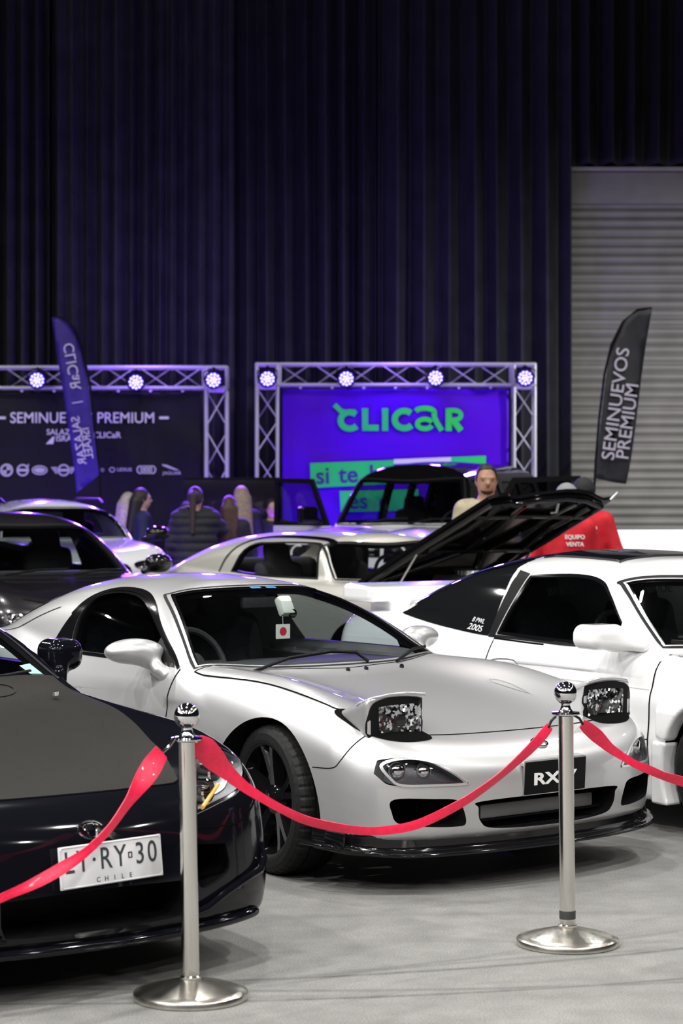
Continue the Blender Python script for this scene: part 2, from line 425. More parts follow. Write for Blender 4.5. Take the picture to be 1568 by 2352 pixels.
def reflector_mat():
    m, nt, b = new_mat('faceted_reflector'); N = nt.nodes; L = nt.links
    tc = N.new('ShaderNodeTexCoord'); v = N.new('ShaderNodeTexVoronoi'); v.inputs['Scale'].default_value = 85; g = N.new('ShaderNodeNewGeometry')
    a = N.new('ShaderNodeVectorMath'); a.operation = 'SUBTRACT'; a.inputs[1].default_value = (.5, .5, .5); c = N.new('ShaderNodeVectorMath'); c.operation = 'SCALE'; c.inputs['Scale'].default_value = 1.5
    d = N.new('ShaderNodeVectorMath'); d.operation = 'ADD'; e = N.new('ShaderNodeVectorMath'); e.operation = 'NORMALIZE'
    L.new(tc.outputs['Object'], v.inputs['Vector']); L.new(v.outputs['Color'], a.inputs[0]); L.new(a.outputs[0], c.inputs[0]); L.new(c.outputs[0], d.inputs[0]); L.new(g.outputs['Normal'], d.inputs[1]); L.new(d.outputs[0], e.inputs[0]); L.new(e.outputs[0], b.inputs['Normal'])
    b.inputs['Base Color'].default_value = (.85, .85, .87, 1); b.inputs['Metallic'].default_value = 1; b.inputs['Roughness'].default_value = .08
    return m
M_REFL = reflector_mat()
M_WHT = pbr('white_marking', (.85, .85, .85), .5)
M_RED = pbr('red_marking', (.55, .02, .05), .5)

# ------------------------------------------------------------------ car pieces used by several cars
def tyre_bm(R, w, rim_r, seg=176):
    h = w/2
    prof = [(rim_r-.012, -h+.012), (rim_r, -h+.004), (rim_r+.012, -h), (R-.035, -h+.001), (R-.014, -h+.012), (R-.004, -h+.03), (R, -h+.055),
            (R, -.045), (R-.007, -.043), (R-.007, -.035), (R, -.033), (R, .033), (R-.007, .035), (R-.007, .043), (R, .045),
            (R, h-.055), (R-.004, h-.03), (R-.014, h-.012), (R-.035, h-.001), (rim_r+.012, h), (rim_r, h-.004), (rim_r-.012, h-.012)]
    bm = bmesh.new(); rings = []
    for j, (r, y) in enumerate(prof):
        ring = []
        for k in range(seg):
            rr = r
            if (abs(y) > .05 and r > R-.03) and k % 4 == 0: rr -= .0045          # shoulder grooves
            a = 2*PI*k/seg; ring.append(bm.verts.new((rr*math.cos(a), y, rr*math.sin(a))))
        rings.append(ring)
    for a, b in zip(rings, rings[1:]):
        for k in range(seg): bm.faces.new((a[k], a[(k+1) % seg], b[(k+1) % seg], b[k]))
    return bm
def wheel(parent, c, R=.318, w=.23, rim=.242, spokes=5, mat=None, steer=0.0, out=-1, style='double', disc=True):
    # out: which way the outer face looks along y
    mat = mat or M_BLK
    root = thing('wheel', c, steer); root.parent = parent
    bm = tyre_bm(R, w, rim); t = bm_obj('tire', bm, M_TYRE, root, True, 14)
    h = w/2*out
    bm = bmesh.new()
    prof = [(rim+.004, h*.97), (rim+.004, h*.90), (rim-.012, h*.86), (rim-.020, h*.6), (rim-.03, h*.1), (rim-.03, -h*.9), (rim+.002, -h*.97)]
    rings = []
    for r, y in prof: rings.append([bm.verts.new((r*math.cos(2*PI*k/64), y, r*math.sin(2*PI*k/64))) for k in range(64)])
    for a, b in zip(rings, rings[1:]):
        for k in range(64): bm.faces.new((a[k], a[(k+1) % 64], b[(k+1) % 64], b[k]))
    bm_obj('rim_barrel', bm, mat, root, True, 40)
    for s in range(spokes):
        a0 = 2*PI*s/spokes+.35; bm = bmesh.new()
        offs = (-.16, .16) if style == 'double' else (0.0,)
        for d in offs:
            wr, wo = (.026, .022) if style == 'double' else (.034, .030)
            i0, i1 = .045, rim-.016
            def ring(r, ang, ww, yy, th):
                cx, cz = r*math.cos(ang), r*math.sin(ang); tx, tz = -math.sin(ang), math.cos(ang)
                return [bm.verts.new((cx+tx*u*ww, yy+v*th*out, cz+tz*u*ww)) for u, v in ((-1, -1), (1, -1), (.55, 0), (-.55, 0))]
            rs = [ring(i0, a0+d*.2, wr*1.3, h*.62, .05), ring((i0+i1)*.4, a0+d*.55, wr, h*.70, .045), ring((i0+i1)*.7, a0+d*.95, wo, h*.82, .04), ring(i1, a0+d*1.15, wo*1.15, h*.88, .035)]
            for p, q in zip(rs, rs[1:]):
                for k in range(4): bm.faces.new((p[k], p[(k+1) % 4], q[(k+1) % 4], q[k]))
            bm.faces.new(rs[0][::-1]); bm.faces.new(rs[-1])
        bm_obj('spoke', bm, mat, root, True, 30)
    lathe('hub', [(0, 0), (.062, 0), (.066, .03), (.05, .045), (.03, .05), (0, .052)], mat, root, 32, 'Y' if out > 0 else 'Z',
          Matrix.Translation((0, h*.35, 0)) @ (Matrix.Identity(4) if out > 0 else Matrix.Rotation(PI/2, 4, 'X')))
    if disc:
        lathe('brake_disc', [(0, -.012), (.165, -.012), (.165, .012), (0, .012)], M_ALU, root, 48, 'Y', Matrix.Translation((0, h*.1, 0)))
    return root
def seat(parent, x, y, z, mat=None, cat_text=None, lean=.25):
    mat = mat or M_SEAT
    f = lambda X, Y, Z: smin(smin(sd_box(X, Y, Z, (x+.05, y, z+.08), (.25, .24, .08), .06), sd_box(X+(Z-z)*lean, Y, Z, (x-.2+.0, y, z+.36), (.07, .23-.0, .32), .06), .04),
                             sd_box(X+(Z-z)*lean, Y, Z, (x-.19, y, z+.74), (.05, .13, .10), .05), .03)
    return sdf_obj('seat', f, (x-.75, y-.3, z-.05), (x+.4, y+.3, z+.92), .03, mat, parent, 2)
def steering_wheel(parent, c, tilt=-.4):
    bm = bmesh.new(); pts = []
    R = Matrix.Translation(c) @ Matrix.Rotation(tilt, 4, 'Y')
    pts = [R @ Vector((0, .18*math.cos(t), .18*math.sin(t))) for t in np.linspace(0, 2*PI, 33)]
    add_tube(bm, pts, .016, 8, False)
    for a in (0, PI, -PI/2): add_tube(bm, [R @ Vector((0, 0, 0)), R @ Vector((0, .17*math.cos(a), .17*math.sin(a)))], .016, 8)
    add_lathe(bm, [(0, -.02), (.055, -.02), (.055, .02), (0, .03)], 20, 'X', R)
    return bm_obj('steering_wheel', bm, M_INT, parent, True)
def mirror_y(L): return [(-a, b) for a, b in L]

M_PLB = pbr('plate_black', (.006, .006, .007), .45, spec=.10)
# ------------------------------------------------------------------ silver coupe: body surface (x forward from the front axle, y left, z up)
_rC = Sp((1.3, .44), (.95, .545), (.82, .588), (.6, .642), (.3, .700), (0, .745), (-.3, .785), (-.55, .815), (-.9, .835), (-1.5, .84), (-2.3, .86), (-2.8, .90), (-3.2, .90), (-3.6, .86))
_rE = Sp((.95, 0), (.7, .012), (.45, .045), (.2, .068), (0, .072), (-.3, .05), (-.6, .022), (-.9, .01), (-1.6, .02), (-2.3, .05), (-2.6, .04), (-3.2, 0))
_rW = Sp((1.2, .86), (.6, .870), (.3, .880), (0, .885), (-.4, .868), (-.9, .848), (-1.4, .850), (-2.0, .872), (-2.45, .885), (-2.9, .872), (-3.4, .84))
_rS = Sp((.05, -.06), (.18, -.03), (.35, -.006), (.5, 0), (.62, -.014), (.72, -.045), (.80, -.085), (.9, -.15), (1.1, -.3))
_rN = Sp((.0, -.03), (.12, -.02), (.25, .0), (.38, .012), (.5, 0), (.58, -.03), (.7, -.11), (.9, -.3))
_rR = Sp((-.2, 1.185), (-.7, 1.195), (-1.1, 1.20), (-1.3, 1.209), (-1.5, 1.222), (-1.7, 1.224), (-1.95, 1.208), (-2.2, 1.160), (-2.5, 1.058), (-2.8, .955), (-3.05, .895), (-3.3, .83))
_rGW = Sp((-.3, .75), (-.7, .78), (-1.1, .785), (-1.6, .76), (-2.0, .735), (-2.4, .685), (-2.8, .60), (-3.2, .5))
def rx_lower(x, y, z):
    ay = np.sqrt(y*y+4e-4)
    top = _rC(x)+_rE(x)*np.exp(-((ay-.68)/.20)**2)-1.2*np.maximum(ay-.72, 0)**2
    d1 = (z-top)*.96
    d2 = ay-(_rW(x)+_rS(z))
    nose = .955+_rN(z)-.22*ay**2-.16*(ay/.88)**8
    d3 = (x-nose)*.85
    d4 = (-3.36+.12*ay**2+.25*(ay/.8)**6-x)*.85
    f = smax(d1, d2, .11); f = smax(f, d3, .085); f = smax(f, d4, .12)
    f = smax(f, .205-z, .05)
    return f
def rx_green(x, y, z):
    ay = np.sqrt(y*y+4e-4)
    roof = _rR(x)-.05*(ay/.5)**2-.03*(ay/.5)**4
    d1 = (z-roof)*.93
    gs = _rGW(x)-.42*(np.maximum(z-.80, -.2))-.62*np.maximum(z-.86, 0)**2
    d2 = (ay-gs)*.9
    n = np.array([.505, .863]); d3 = (x+.415+.27*ay**2)*n[0]+(z-.795)*n[1]
    f = smax(d1, d3, .09); f = smax(f, d2, .05)
    f = smax(smax(f, .70-z, .02), -3.15-x, .02)
    return f
def rx_body(x, y, z): return smin(rx_lower(x, y, z), rx_green(x, y, z), .05)
# ------------------------------------------------------------------ black coupe: body surface
_sC = Sp((1.3, .40), (1.0, .52), (.9, .575), (.8, .620), (.65, .665), (.4, .720), (.1, .768), (-.2, .812), (-.5, .858), (-.8, .885), (-1.5, .90), (-2.5, .93), (-3.4, .94))
_sE = Sp((1.0, 0), (.75, .028), (.55, .058), (.3, .060), (0, .040), (-.3, .015), (-.6, .0), (-1.2, 0), (-2.3, .03), (-3.3, 0))
_sW = Sp((1.2, .80), (.6, .858), (.25, .905), (0, .915), (-.4, .905), (-1, .885), (-1.7, .89), (-2.5, .92), (-3.4, .86))
_sS = Sp((.05, -.05), (.12, -.03), (.22, -.005), (.34, .0), (.44, -.012), (.56, -.03), (.66, -.055), (.74, -.085), (.82, -.13), (.92, -.20), (1.1, -.33))
_sN = Sp((.0, -.03), (.12, -.01), (.25, .02), (.38, .015), (.5, 0), (.6, -.03), (.7, -.10), (.9, -.3))
_sR = Sp((-.2, 1.23), (-.9, 1.245), (-1.3, 1.262), (-1.6, 1.272), (-1.9, 1.262), (-2.3, 1.20), (-2.7, 1.10), (-3.1, .99), (-3.4, .9))
_sGW = Sp((-.3, .74), (-.8, .79), (-1.4, .80), (-2.0, .77), (-2.6, .70), (-3.2, .55))
def su_lower(x, y, z):
    ay = np.sqrt(y*y+4e-4)
    top = _sC(x)+_sE(x)*np.exp(-((ay-.70)/.18)**2)-1.0*np.maximum(ay-.74, 0)**2-.012*(ay/.6)**2*np.clip((x+.8)/.8, 0, 1)
    f = smax((z-top)*.96, ay-(_sW(x)+_sS(z)), .09)
    nose = .935+_sN(z)-.24*ay**2-.17*(ay/.9)**8
    f = smax(f, (x-nose)*.85, .08)
    f = smax(f, (-3.5+.12*ay**2+.2*(ay/.8)**6-x)*.85, .12)
    return smax(f, .150-z, .05)
def su_green(x, y, z):
    ay = np.sqrt(y*y+4e-4)
    d1 = (z-(_sR(x)-.05*(ay/.5)**2-.03*(ay/.5)**4))*.93
    d2 = (ay-(_sGW(x)-.42*np.maximum(z-.85, -.2)-.55*np.maximum(z-.92, 0)**2))*.9
    d3 = (x+.36+.27*ay**2)*.49+(z-.845)*.872
    f = smax(smax(d1, d3, .08), d2, .05)
    return smax(smax(f, .74-z, .02), -3.3-x, .02)
def su_body(x, y, z): return smin(su_lower(x, y, z), su_green(x, y, z), .05)
# ------------------------------------------------------------------ general car: surface and fittings from a table of curves
def gen_fields(p):
    C, W, S, R, G = (Sp(*p[k]) for k in ('C', 'W', 'S', 'R', 'G')); E = Sp(*p['E']) if 'E' in p else (lambda x: 0.0*x)
    N = Sp(*p['N']); yc, yw = p.get('crest', (.68, .2)); x0, na, nb = p['nose']; tx, ta = p['tail']; zb = p['zb']
    wx, wk, wz, wnx, wnz = p['ws']; rd = p.get('rdrop', .05); gs, gq, gz = p['gslope']; zc = p['belt']-.12
    kt, kn, kg, kr = p.get('k', (.09, .08, .05, .08)); ext = p.get('extra')
    def lower(x, y, z):
        ay = np.sqrt(y*y+4e-4)
        top = C(x)+E(x)*np.exp(-((ay-yc)/yw)**2)-.8*np.maximum(ay-.74, 0)**2
        f = smax((z-top)*.96, ay-(W(x)+S(z)), kt)
        f = smax(f, (x-(x0+N(z)-na*ay**2-nb*(ay/.9)**8))*.85, kn)
        f = smax(f, (tx+ta*ay**2+.15*(ay/.85)**6-x)*.85, .10)
        f = smax(f, zb-z, .04)
        return ext(x, y, z, f) if ext else f
    def green(x, y, z):
        ay = np.sqrt(y*y+4e-4)
        d1 = (z-(R(x)-rd*(ay/.5)**2-.03*(ay/.5)**4))*.93
        d2 = (ay-(G(x)-gs*np.maximum(z-gz, -.2)-gq*np.maximum(z-gz-.06, 0)**2))*.9
        d3 = (x-wx+wk*ay**2)*wnx+(z-wz)*wnz
        f = smax(smax(d1, d3, kr), d2, kg)
        return smax(smax(f, zc-z, .02), p['gx']-x, .02)
    return lower, green, (lambda x, y, z: smin(lower(x, y, z), green(x, y, z), .04))
def gen_car(root, p, paint, res=.03, glass_m=None, side_m=None, roof_mat=None, wheels=True, wheel_mat=None, tint_rear=True):
    lower, green, body_f = gen_fields(p); glass_m = glass_m or M_GLASS; side_m = side_m or M_TINT2
    cb, ch = p['cavity']
    zc = p['belt']-.04
    cav = lambda x, y, z: np.minimum(np.maximum(green(x, y, z)+.05, zc-z), sd_box(x, y, z, cb, ch, .05))
    shell = lambda x, y, z: np.maximum(body_f(x, y, z), -cav(x, y, z))
    wx, wk, wz, wnx, wnz = p['ws']
    body = mesh_obj('body', *sdf_mesh(shell, (p['tail'][0]-.2, -1.15, .05), (p['nose'][0]+.25, 1.15, p['top']+.1), res), [paint, M_SAT], root)
    p0 = np.array((wx, 0, wz)); t = np.array((-wnz, 0, wnx)); n = np.array((wnx, 0, wnz)); ws = lambda a, b: p0+t*b+np.array((0, a, 0))+n*.5
    b0, t0, b1, t1, lc = p['wso']   # half width bottom, top; slope coordinate of corner bottom, top; centre bottom
    WS = spline_loop([(-b0, b1), (-b0*.5, (b1+lc)/2-.02), (0, lc), (b0*.5, (b1+lc)/2-.02), (b0, b1), ((b0+t0)/2+.012, (b1+t1)/2), (t0, t1-.03), (t0-.06, t1), (0, t1-p.get('wst', .05)), (-t0+.06, t1), (-t0, t1-.03), (-(b0+t0)/2-.012, (b1+t1)/2)], 5, True, (0, 4))
    cut = [prism_bm([ws(a, b)-n*.15 for a, b in scale_loop(WS, .96, .93)], -n*.55)]
    sides = [spline_loop(L, 5, True, sh) for L, sh in p['side']]
    for s in (-1, 1):
        for cx in (0.0, -p['wb']):
            bm = bmesh.new(); add_lathe(bm, [(0, 0), (p['arch'], 0), (p['arch'], .40), (0, .40)], 56, 'Y', Matrix.Translation((cx, p['wy']-.13 if s > 0 else -p['wy']+.13-.40, p['wr']-.005)))
            for f in bm.faces: f.material_index = 1
            cut.append(bm)
        for L in sides: cut.append(prism_bm([(a, s*1.25, b) for a, b in scale_loop(L, .965, .92)], (0, -s*.95, 0)))
    for L, z0 in p.get('rear', []):
        Lr = spline_loop(L, 4); cut.append(prism_bm([(a, b, 2.6) for a, b in scale_loop(Lr, .94, .94)], (0, 0, z0-2.6)))
    carve(body, cut); field_shade(body, body_f)
    for L, z0 in p.get('rear', []):
        patch('rear_window', body_f, scale_loop(spline_loop(L, 4), .97, .97), (), lambda a, b: np.array((a, b, 2.6)), (0, 0, -1), 2.2, -.012, side_m, root, .09)
    if 'two_tone' in p:
        body.data.materials.append(roof_mat)
        for f in body.data.polygons:
            if f.center.z > p['two_tone'] and f.material_index == 0: f.material_index = 2
    patch('windshield', green, scale_loop(WS, .98, .965), (), ws, -n, 1.0, -.014, glass_m, root, .08)
    patch('windshield_border', green, scale_loop(WS, .99, .985), (scale_loop(WS, .935, .88),), ws, -n, 1.0, -.009, M_BLK, root, .07)
    strip('windshield_seal', body_f, WS, .02, ws, -n, 1.0, .003, M_RUB, root, closed=True, raw=True)
    for s in (-1, 1):
        sd = lambda a, b, s=s: np.array((a, s*1.3, b))
        for L in sides:
            patch('side_window', body_f, scale_loop(L, .98, .955), (), sd, (0, -s, 0), 1.2, -.014, side_m, root, .09)
            patch('window_frame', body_f, L, (scale_loop(L, .955, .90),), sd, (0, -s, 0), 1.2, .003, p.get('frame_mat', M_BLK), root, .06)
    if roof_mat:
        patch('roof_panel', body_f, p['roof'], (), lambda a, b: np.array((a, b, 2.5)), (0, 0, -1), 2.0, .003, roof_mat, root, .08)
    if wheels:
        for s in (-1, 1):
            for cx in (0.0, -p['wb']):
                wheel(root, (cx, s*(p['wy']-.02), p['wr']), p['wr'], .22, p['wr']*.74, 5, wheel_mat or M_BLK, 0, s, 'single')
    return dict(body=body_f, green=green, lower=lower, ws=ws, n=n, WS=WS)
# ------------------------------------------------------------------ hall shell
def floor_mat():
    m, nt, b = new_mat('worn_grey_asphalt'); N = nt.nodes; L = nt.links
    tc = N.new('ShaderNodeTexCoord'); co = tc.outputs['Object']
    def noise(sc, det=4, rough=.6):
        n = N.new('ShaderNodeTexNoise'); n.inputs['Scale'].default_value = sc; n.inputs['Detail'].default_value = det; n.inputs['Roughness'].default_value = rough; L.new(co, n.inputs['Vector']); return n.outputs['Fac']
    def math_(op, a, b_=None, clamp=False):
        n = N.new('ShaderNodeMath'); n.operation = op; n.use_clamp = clamp
        for i, v in enumerate((a, b_)):
            if v is None: continue
            if isinstance(v, (int, float)): n.inputs[i].default_value = v
            else: L.new(v, n.inputs[i])
        return n.outputs[0]
    def ramp(f, p0, p1, c0, c1):
        r = N.new('ShaderNodeValToRGB'); r.color_ramp.elements[0].position = p0; r.color_ramp.elements[1].position = p1; r.color_ramp.elements[0].color = (*c0, 1); r.color_ramp.elements[1].color = (*c1, 1); L.new(f, r.inputs[0]); return r.outputs[0]
    def mul(a, b_, fac=1.0):
        x = N.new('ShaderNodeMix'); x.data_type = 'RGBA'; x.blend_type = 'MULTIPLY'; x.inputs['Factor'].default_value = fac
        L.new(a, x.inputs['A']); L.new(b_, x.inputs['B']); return x.outputs['Result']
    base = ramp(noise(5.5, 6), .35, .66, (.185, .182, .175), (.235, .23, .222))
    grain = ramp(noise(150, 3, .8), .34, .62, (.60, .60, .60), (1.16, 1.16, 1.16))
    big = ramp(noise(.9, 3), .3, .7, (.86, .86, .86), (1.06, 1.06, 1.06))
    col = mul(mul(base, grain), big)
    sp = N.new('ShaderNodeSeparateXYZ'); L.new(co, sp.inputs[0])
    mark = None                                   # tyre marks: faint rings of rubber
    for cx, cy, r, w, k in ((-1.2, 12.2, 5.24, .028, .55), (-1.0, 13.2, 6.50, .022, .5), (-.2, 13.6, 6.72, .030, .38), (-3.4, 14.5, 8.1, .035, .30), (2.6, 1.4, 6.3, .03, .32), (1.0, -1.2, 9.4, .06, .18)):
        dx = math_('SUBTRACT', sp.outputs[0], cx); dy = math_('SUBTRACT', sp.outputs[1], cy)
        d = math_('SQRT', math_('ADD', math_('MULTIPLY', dx, dx), math_('MULTIPLY', dy, dy)))
        e = math_('ABSOLUTE', math_('SUBTRACT', d, r)); f = math_('MULTIPLY', math_('SUBTRACT', 1.0, math_('DIVIDE', e, w), True), k)
        mark = f if mark is None else math_('MAXIMUM', mark, f)
    mark = math_('MULTIPLY', math_('MULTIPLY', mark, 1.35), ramp(noise(14, 4), .3, .6, (.45,)*3, (1.,)*3), True)
    x = N.new('ShaderNodeMix'); x.data_type = 'RGBA'; L.new(mark, x.inputs['Factor']); L.new(col, x.inputs['A']); x.inputs['B'].default_value = (.05, .05, .05, 1)
    L.new(x.outputs['Result'], b.inputs['Base Color']); b.inputs['Roughness'].default_value = .78; b.inputs['Specular IOR Level'].default_value = .3
    bp = N.new('ShaderNodeBump'); bp.inputs['Strength'].default_value = .35; bp.inputs['Distance'].default_value = .004; L.new(noise(180, 3, .8), bp.inputs['Height']); L.new(bp.outputs[0], b.inputs['Normal'])
    return m
fl = box('floor', (0, 13, -.05), (44, 46, .1), floor_mat()); fl['kind'] = 'structure'
wb = box('wall_back', (0, 31.3, 5.5), (44, .3, 11), pbr('dark_wall', (.02, .02, .022), .8)); wb['kind'] = 'structure'
# solid wall; a lit white board replaces the daylight under the raised shutter
ce = box('ceiling', (0, 13, 11.1), (44, 46, .2), pbr('dark_roof', (.015, .015, .017), .8)); ce['kind'] = 'structure'
def curtain(x0, x1, z0, z1, y, seed, label, fold=.20, col=(.020, .021, .030), tone=1.0):
    r = np.random.default_rng(seed); n = max(80, int((x1-x0)/.018)); m = 40
    u = np.linspace(x0, x1, n); tone = tone*1.5; ph = np.cumsum(2*PI/(fold*(.6+.8*r.random(n)))*(x1-x0)/n)
    amp = .10+.10*np.interp(u, np.linspace(x0, x1, 14), r.random(14)); amp = amp*np.minimum(1, fold/.24)
    a2 = np.interp(u, np.linspace(x0, x1, 9), r.random(9))
    V = []; F = []
    for j in range(m+1):
        z = z0+(z1-z0)*j/m; k = j/m
        yy = y+amp*np.sin(ph+.5*np.sin(k*3+u*2)*.6)*(1.0-.25*k)+.05*np.sin(ph*.31+a2*4)+.03*a2*np.sin(k*5+u)
        xx = u+.012*np.sin(ph*2)
        V += list(zip(xx, yy, np.full(n, z)))
    for j in range(m):
        for i in range(n-1): F.append((j*n+i, j*n+i+1, (j+1)*n+i+1, (j+1)*n+i))
    o = mesh_obj('curtain', V, F, None, None)
    o.data.materials.append(noise_mat('black_drape', tuple(c*.40*tone for c in col), tuple(c*.62*tone for c in col), 3, .72, .05, bscale=400))
    md = o.modifiers.new('cloth_thickness', 'SOLIDIFY'); md.thickness = .004
    return tag(o, label, 'curtain', 'black drapes along the back wall')
curtain(-9.2, -4.11, .02, 10.9, 30.05, 1, 'black pleated drape at the far left behind the left banner', .23, (.022, .023, .030), 2.3)
curtain(-4.09, -1.51, .02, 10.9, 30.00, 2, 'black pleated drape behind the right half of the left truss frame', .21, (.024, .025, .032), 2.3)
curtain(-1.49, .49, .02, 10.9, 30.02, 3, 'black drape hanging in the gap between the two truss frames', .28, (.020, .020, .029), 1.35)
curtain(.51, 3.20, .02, 10.9, 30.00, 4, 'wide black drape between the green lettering and the roller shutter', .36, (.018, .019, .026), 1.6)
curtain(3.24, 9.0, 6.36, 10.9, 29.9, 5, 'short black drape hanging above the roller shutter', .34, (.016, .016, .021))
# roller shutter
sh = thing('roller_shutter', (6.1, 30.35, 0), 0, 'grey ribbed roller shutter raised above the floor at the right', 'shutter')
SHM = noise_mat('grey_painted_steel', (.205, .20, .185), (.25, .245, .23), 2.2, .55, .0)
bm = bmesh.new(); zs = np.arange(1.26, 5.86, .0115); prof = [(-.055*abs(math.sin(PI*z/.129))**.7, z) for z in zs]
a = [bm.verts.new((-2.88, y, z)) for y, z in prof]; b2 = [bm.verts.new((2.88, y, z)) for y, z in prof]
for i in range(len(a)-1): bm.faces.new((a[i], b2[i], b2[i+1], a[i+1]))
bm_obj('slat_curtain', bm, SHM, sh, True, 80)
box('shutter_box', (0, -.06, 6.07), (5.8, .34, .44), SHM, sh, .01)
box('box_top_flange', (0, -.16, 6.33), (5.8, .30, .05), pbr('flange_grey', (.36, .34, .31), .5), sh, .006)
box('bottom_rail', (0, 0, 1.245), (5.76, .08, .06), pbr('rail_grey', (.16, .16, .15), .5), sh, .008)
# white board standing in for the bright daylight gap under the shutter
bb = thing('daylight_gap_board', (5.55, 27.3, 0), 0, 'white board standing in for the bright daylight gap under the roller shutter', 'barrier')
WB = pbr('white_board', (.92, .92, .92), .55)
box('board_panel', (0, 0, .66), (4.1, .05, 1.22), WB, bb, .006)
for x in (-.55, .45): box('panel_joint', (x, -.027, .66), (.012, .004, 1.2), pbr('pale_joint', (.62, .62, .64), .6), bb)
bm = bmesh.new(); vs = [bm.verts.new(v) for v in ((-.62, -.032, 1.03), (-.40, -.032, 1.04), (-.40, -.032, 1.10), (-.51, -.032, 1.085), (-.62, -.032, 1.095))]; bm.faces.new(vs); r_ = bmesh.ops.extrude_face_region(bm, geom=bm.faces[:]); bmesh.ops.translate(bm, verts=[v for v in r_['geom'] if isinstance(v, bmesh.types.BMVert)], vec=(0, .004, 0))
bm_obj('red_mark', bm, pbr('pale_red', (.75, .12, .16), .5), bb)
for x in (-1.5, 0, 1.5): box('board_foot', (x, .0, .025), (.06, .5, .05), M_SAT, bb, .01)

# ------------------------------------------------------------------ truss frames, banners, LED lamps
TR = pbr('truss_aluminium', (.60, .60, .66), .38, .35)
def truss_span(bm, A, B, w=.27, step=.31, cross=False):
    # square box truss from A to B (axis along X or Z), four chords and zig-zag braces
    A = Vector(A); B = Vector(B); d = (B-A).normalized(); L = (B-A).length
    e1 = Vector((0, 1, 0)); e2 = d.cross(e1); h = w/2; c = [(h, h), (h, -h), (-h, -h), (-h, h)]
    P = lambda k, t: A+d*t+e1*c[k][0]+e2*c[k][1]
    for k in range(4): add_tube(bm, [P(k, 0), P(k, L)], .024, 10)
    n = max(1, round(L/step)); st = L/n
    for k in range(4):
        k2 = (k+1) % 4
        for i in range(n):
            if (i+k) % 2 == 0: add_tube(bm, [P(k, i*st+.02), P(k2, (i+1)*st-.02)], .010, 6)
            else: add_tube(bm, [P(k2, i*st+.02), P(k, (i+1)*st-.02)], .010, 6)
    for t in (.02, L-.02):
        for k in range(4): add_tube(bm, [P(k, t), P((k+1) % 4, t)], .012, 6)
def truss_frame(x0, x1, zt, y, label, step):
    r = thing('truss_frame', ((x0+x1)/2, y, 0), 0, label, 'truss'); w = .27; xa, xb = x0-(x0+x1)/2+w/2, x1-(x0+x1)/2-w/2
    for xx in (xa, xb):
        bm = bmesh.new(); truss_span(bm, (xx, 0, .03), (xx, 0, zt-w-.02), w, step); bm_obj('truss_column', bm, TR, r, True, 60)
        bm = bmesh.new()
        for a in (-1, 1):
            for b in (-1, 1):
                for c_ in (-1, 1):
                    pass
        corner = [(xx+sx*w/2, sy*w/2, zt-w/2+sz*w/2) for sx in (-1, 1) for sy in (-1, 1) for sz in (-1, 1)]
        for i in range(8):
            for j in range(i+1, 8):
                if sum(abs(corner[i][k]-corner[j][k]) > .01 for k in range(3)) == 1: add_tube(bm, [corner[i], corner[j]], .024, 8)
        bm_obj('corner_block', bm, TR, r, True, 60)
        box('base_plate', (xx, 0, .012), (.3, .3, .024), M_SAT, r, .004)
    bm = bmesh.new(); truss_span(bm, (xa+w/2+.02, 0, zt-w/2), (xb-w/2-.02, 0, zt-w/2), w, .46); bm_obj('truss_beam', bm, TR, r, True, 60)
    return r
TY = 28.0
truss_frame(-1.108, 2.525, 3.43, TY, 'silver truss frame around the violet banner with green lettering', .44)
truss_frame(-5.15, -1.50, 3.39, TY, 'silver truss frame around the black banner at the left', .48)
def banner_mat(name, col, rough=.38):
    m, nt, b = new_mat(name); N = nt.nodes; L = nt.links
    b.inputs['Base Color'].default_value = (*col, 1); b.inputs['Roughness'].default_value = rough; b.inputs['Specular IOR Level'].default_value = .12
    return m
def banner(name, x0, x1, z0, z1, y, mat, label, seed):
    r = np.random.default_rng(seed); nx, nz = 120, 90; U, Z = np.meshgrid(np.linspace(0, 1, nx), np.linspace(0, 1, nz))
    w = np.zeros_like(U)
    for _ in range(16):
        a, b = r.uniform(2, 8), r.uniform(6, 26); w += r.uniform(.001, .0035)*np.sin(a*U*2+b*Z+r.uniform(0, 6)+2*np.sin(U*3+r.uniform(0, 6)))
    for cx in (0, 1): w += .02*np.sin(20*(Z-1)*(.3+abs(U-cx))+9*abs(U-cx))*np.exp(-abs(U-cx)*3)*np.exp(-(1-Z)*2.5)
    V = np.stack([x0+(x1-x0)*U, y+w, z0+(z1-z0)*Z], -1).reshape(-1, 3); F = [(j*nx+i, j*nx+i+1, (j+1)*nx+i+1, (j+1)*nx+i) for j in range(nz-1) for i in range(nx-1)]
    root = thing(name, (0, 0, 0), 0, label, 'banner')
    o = mesh_obj('banner_sheet', V, F, mat, root); o.modifiers.new('sheet', 'SOLIDIFY').thickness = .003
    for t in np.linspace(.08, .92, 7): lathe('eyelet_tie', [(0, -.01), (.018, -.01), (.018, .01), (0, .01)], M_WHT, root, 12, 'Y', Matrix.Translation((x0+(x1-x0)*t, y-.015, z1+.012)))
    return root
VIO = banner_mat('violet_print', (.10, .006, .72)); BKB = banner_mat('black_print', (.016, .015, .022), .42)
BY = TY-.02
b1 = banner('violet_banner', -.775, 2.19, .45, 3.115, BY, VIO, 'violet banner with green lettering inside the right truss frame', 3)
b2_ = banner('black_banner', -4.85, -1.84, .45, 3.07, BY, BKB, 'black banner with white lettering and badge row in the left truss frame', 9)
FX = lambda p, Y=BY: (p-784)*Y/FPX
FZ = lambda p, Y=BY: CAMZ-(p-HOR)*Y/FPX
GRN = noise_mat('green_print', (.02, .80, .06), (.02, .66, .20), 1.6, .55)
WPR = pbr('white_print', (.80, .80, .84), .5)
LY = BY-.035
TM = lambda px, py: Matrix.Translation((FX(px), LY, FZ(py))) @ Matrix.Rotation(PI/2, 4, 'X')
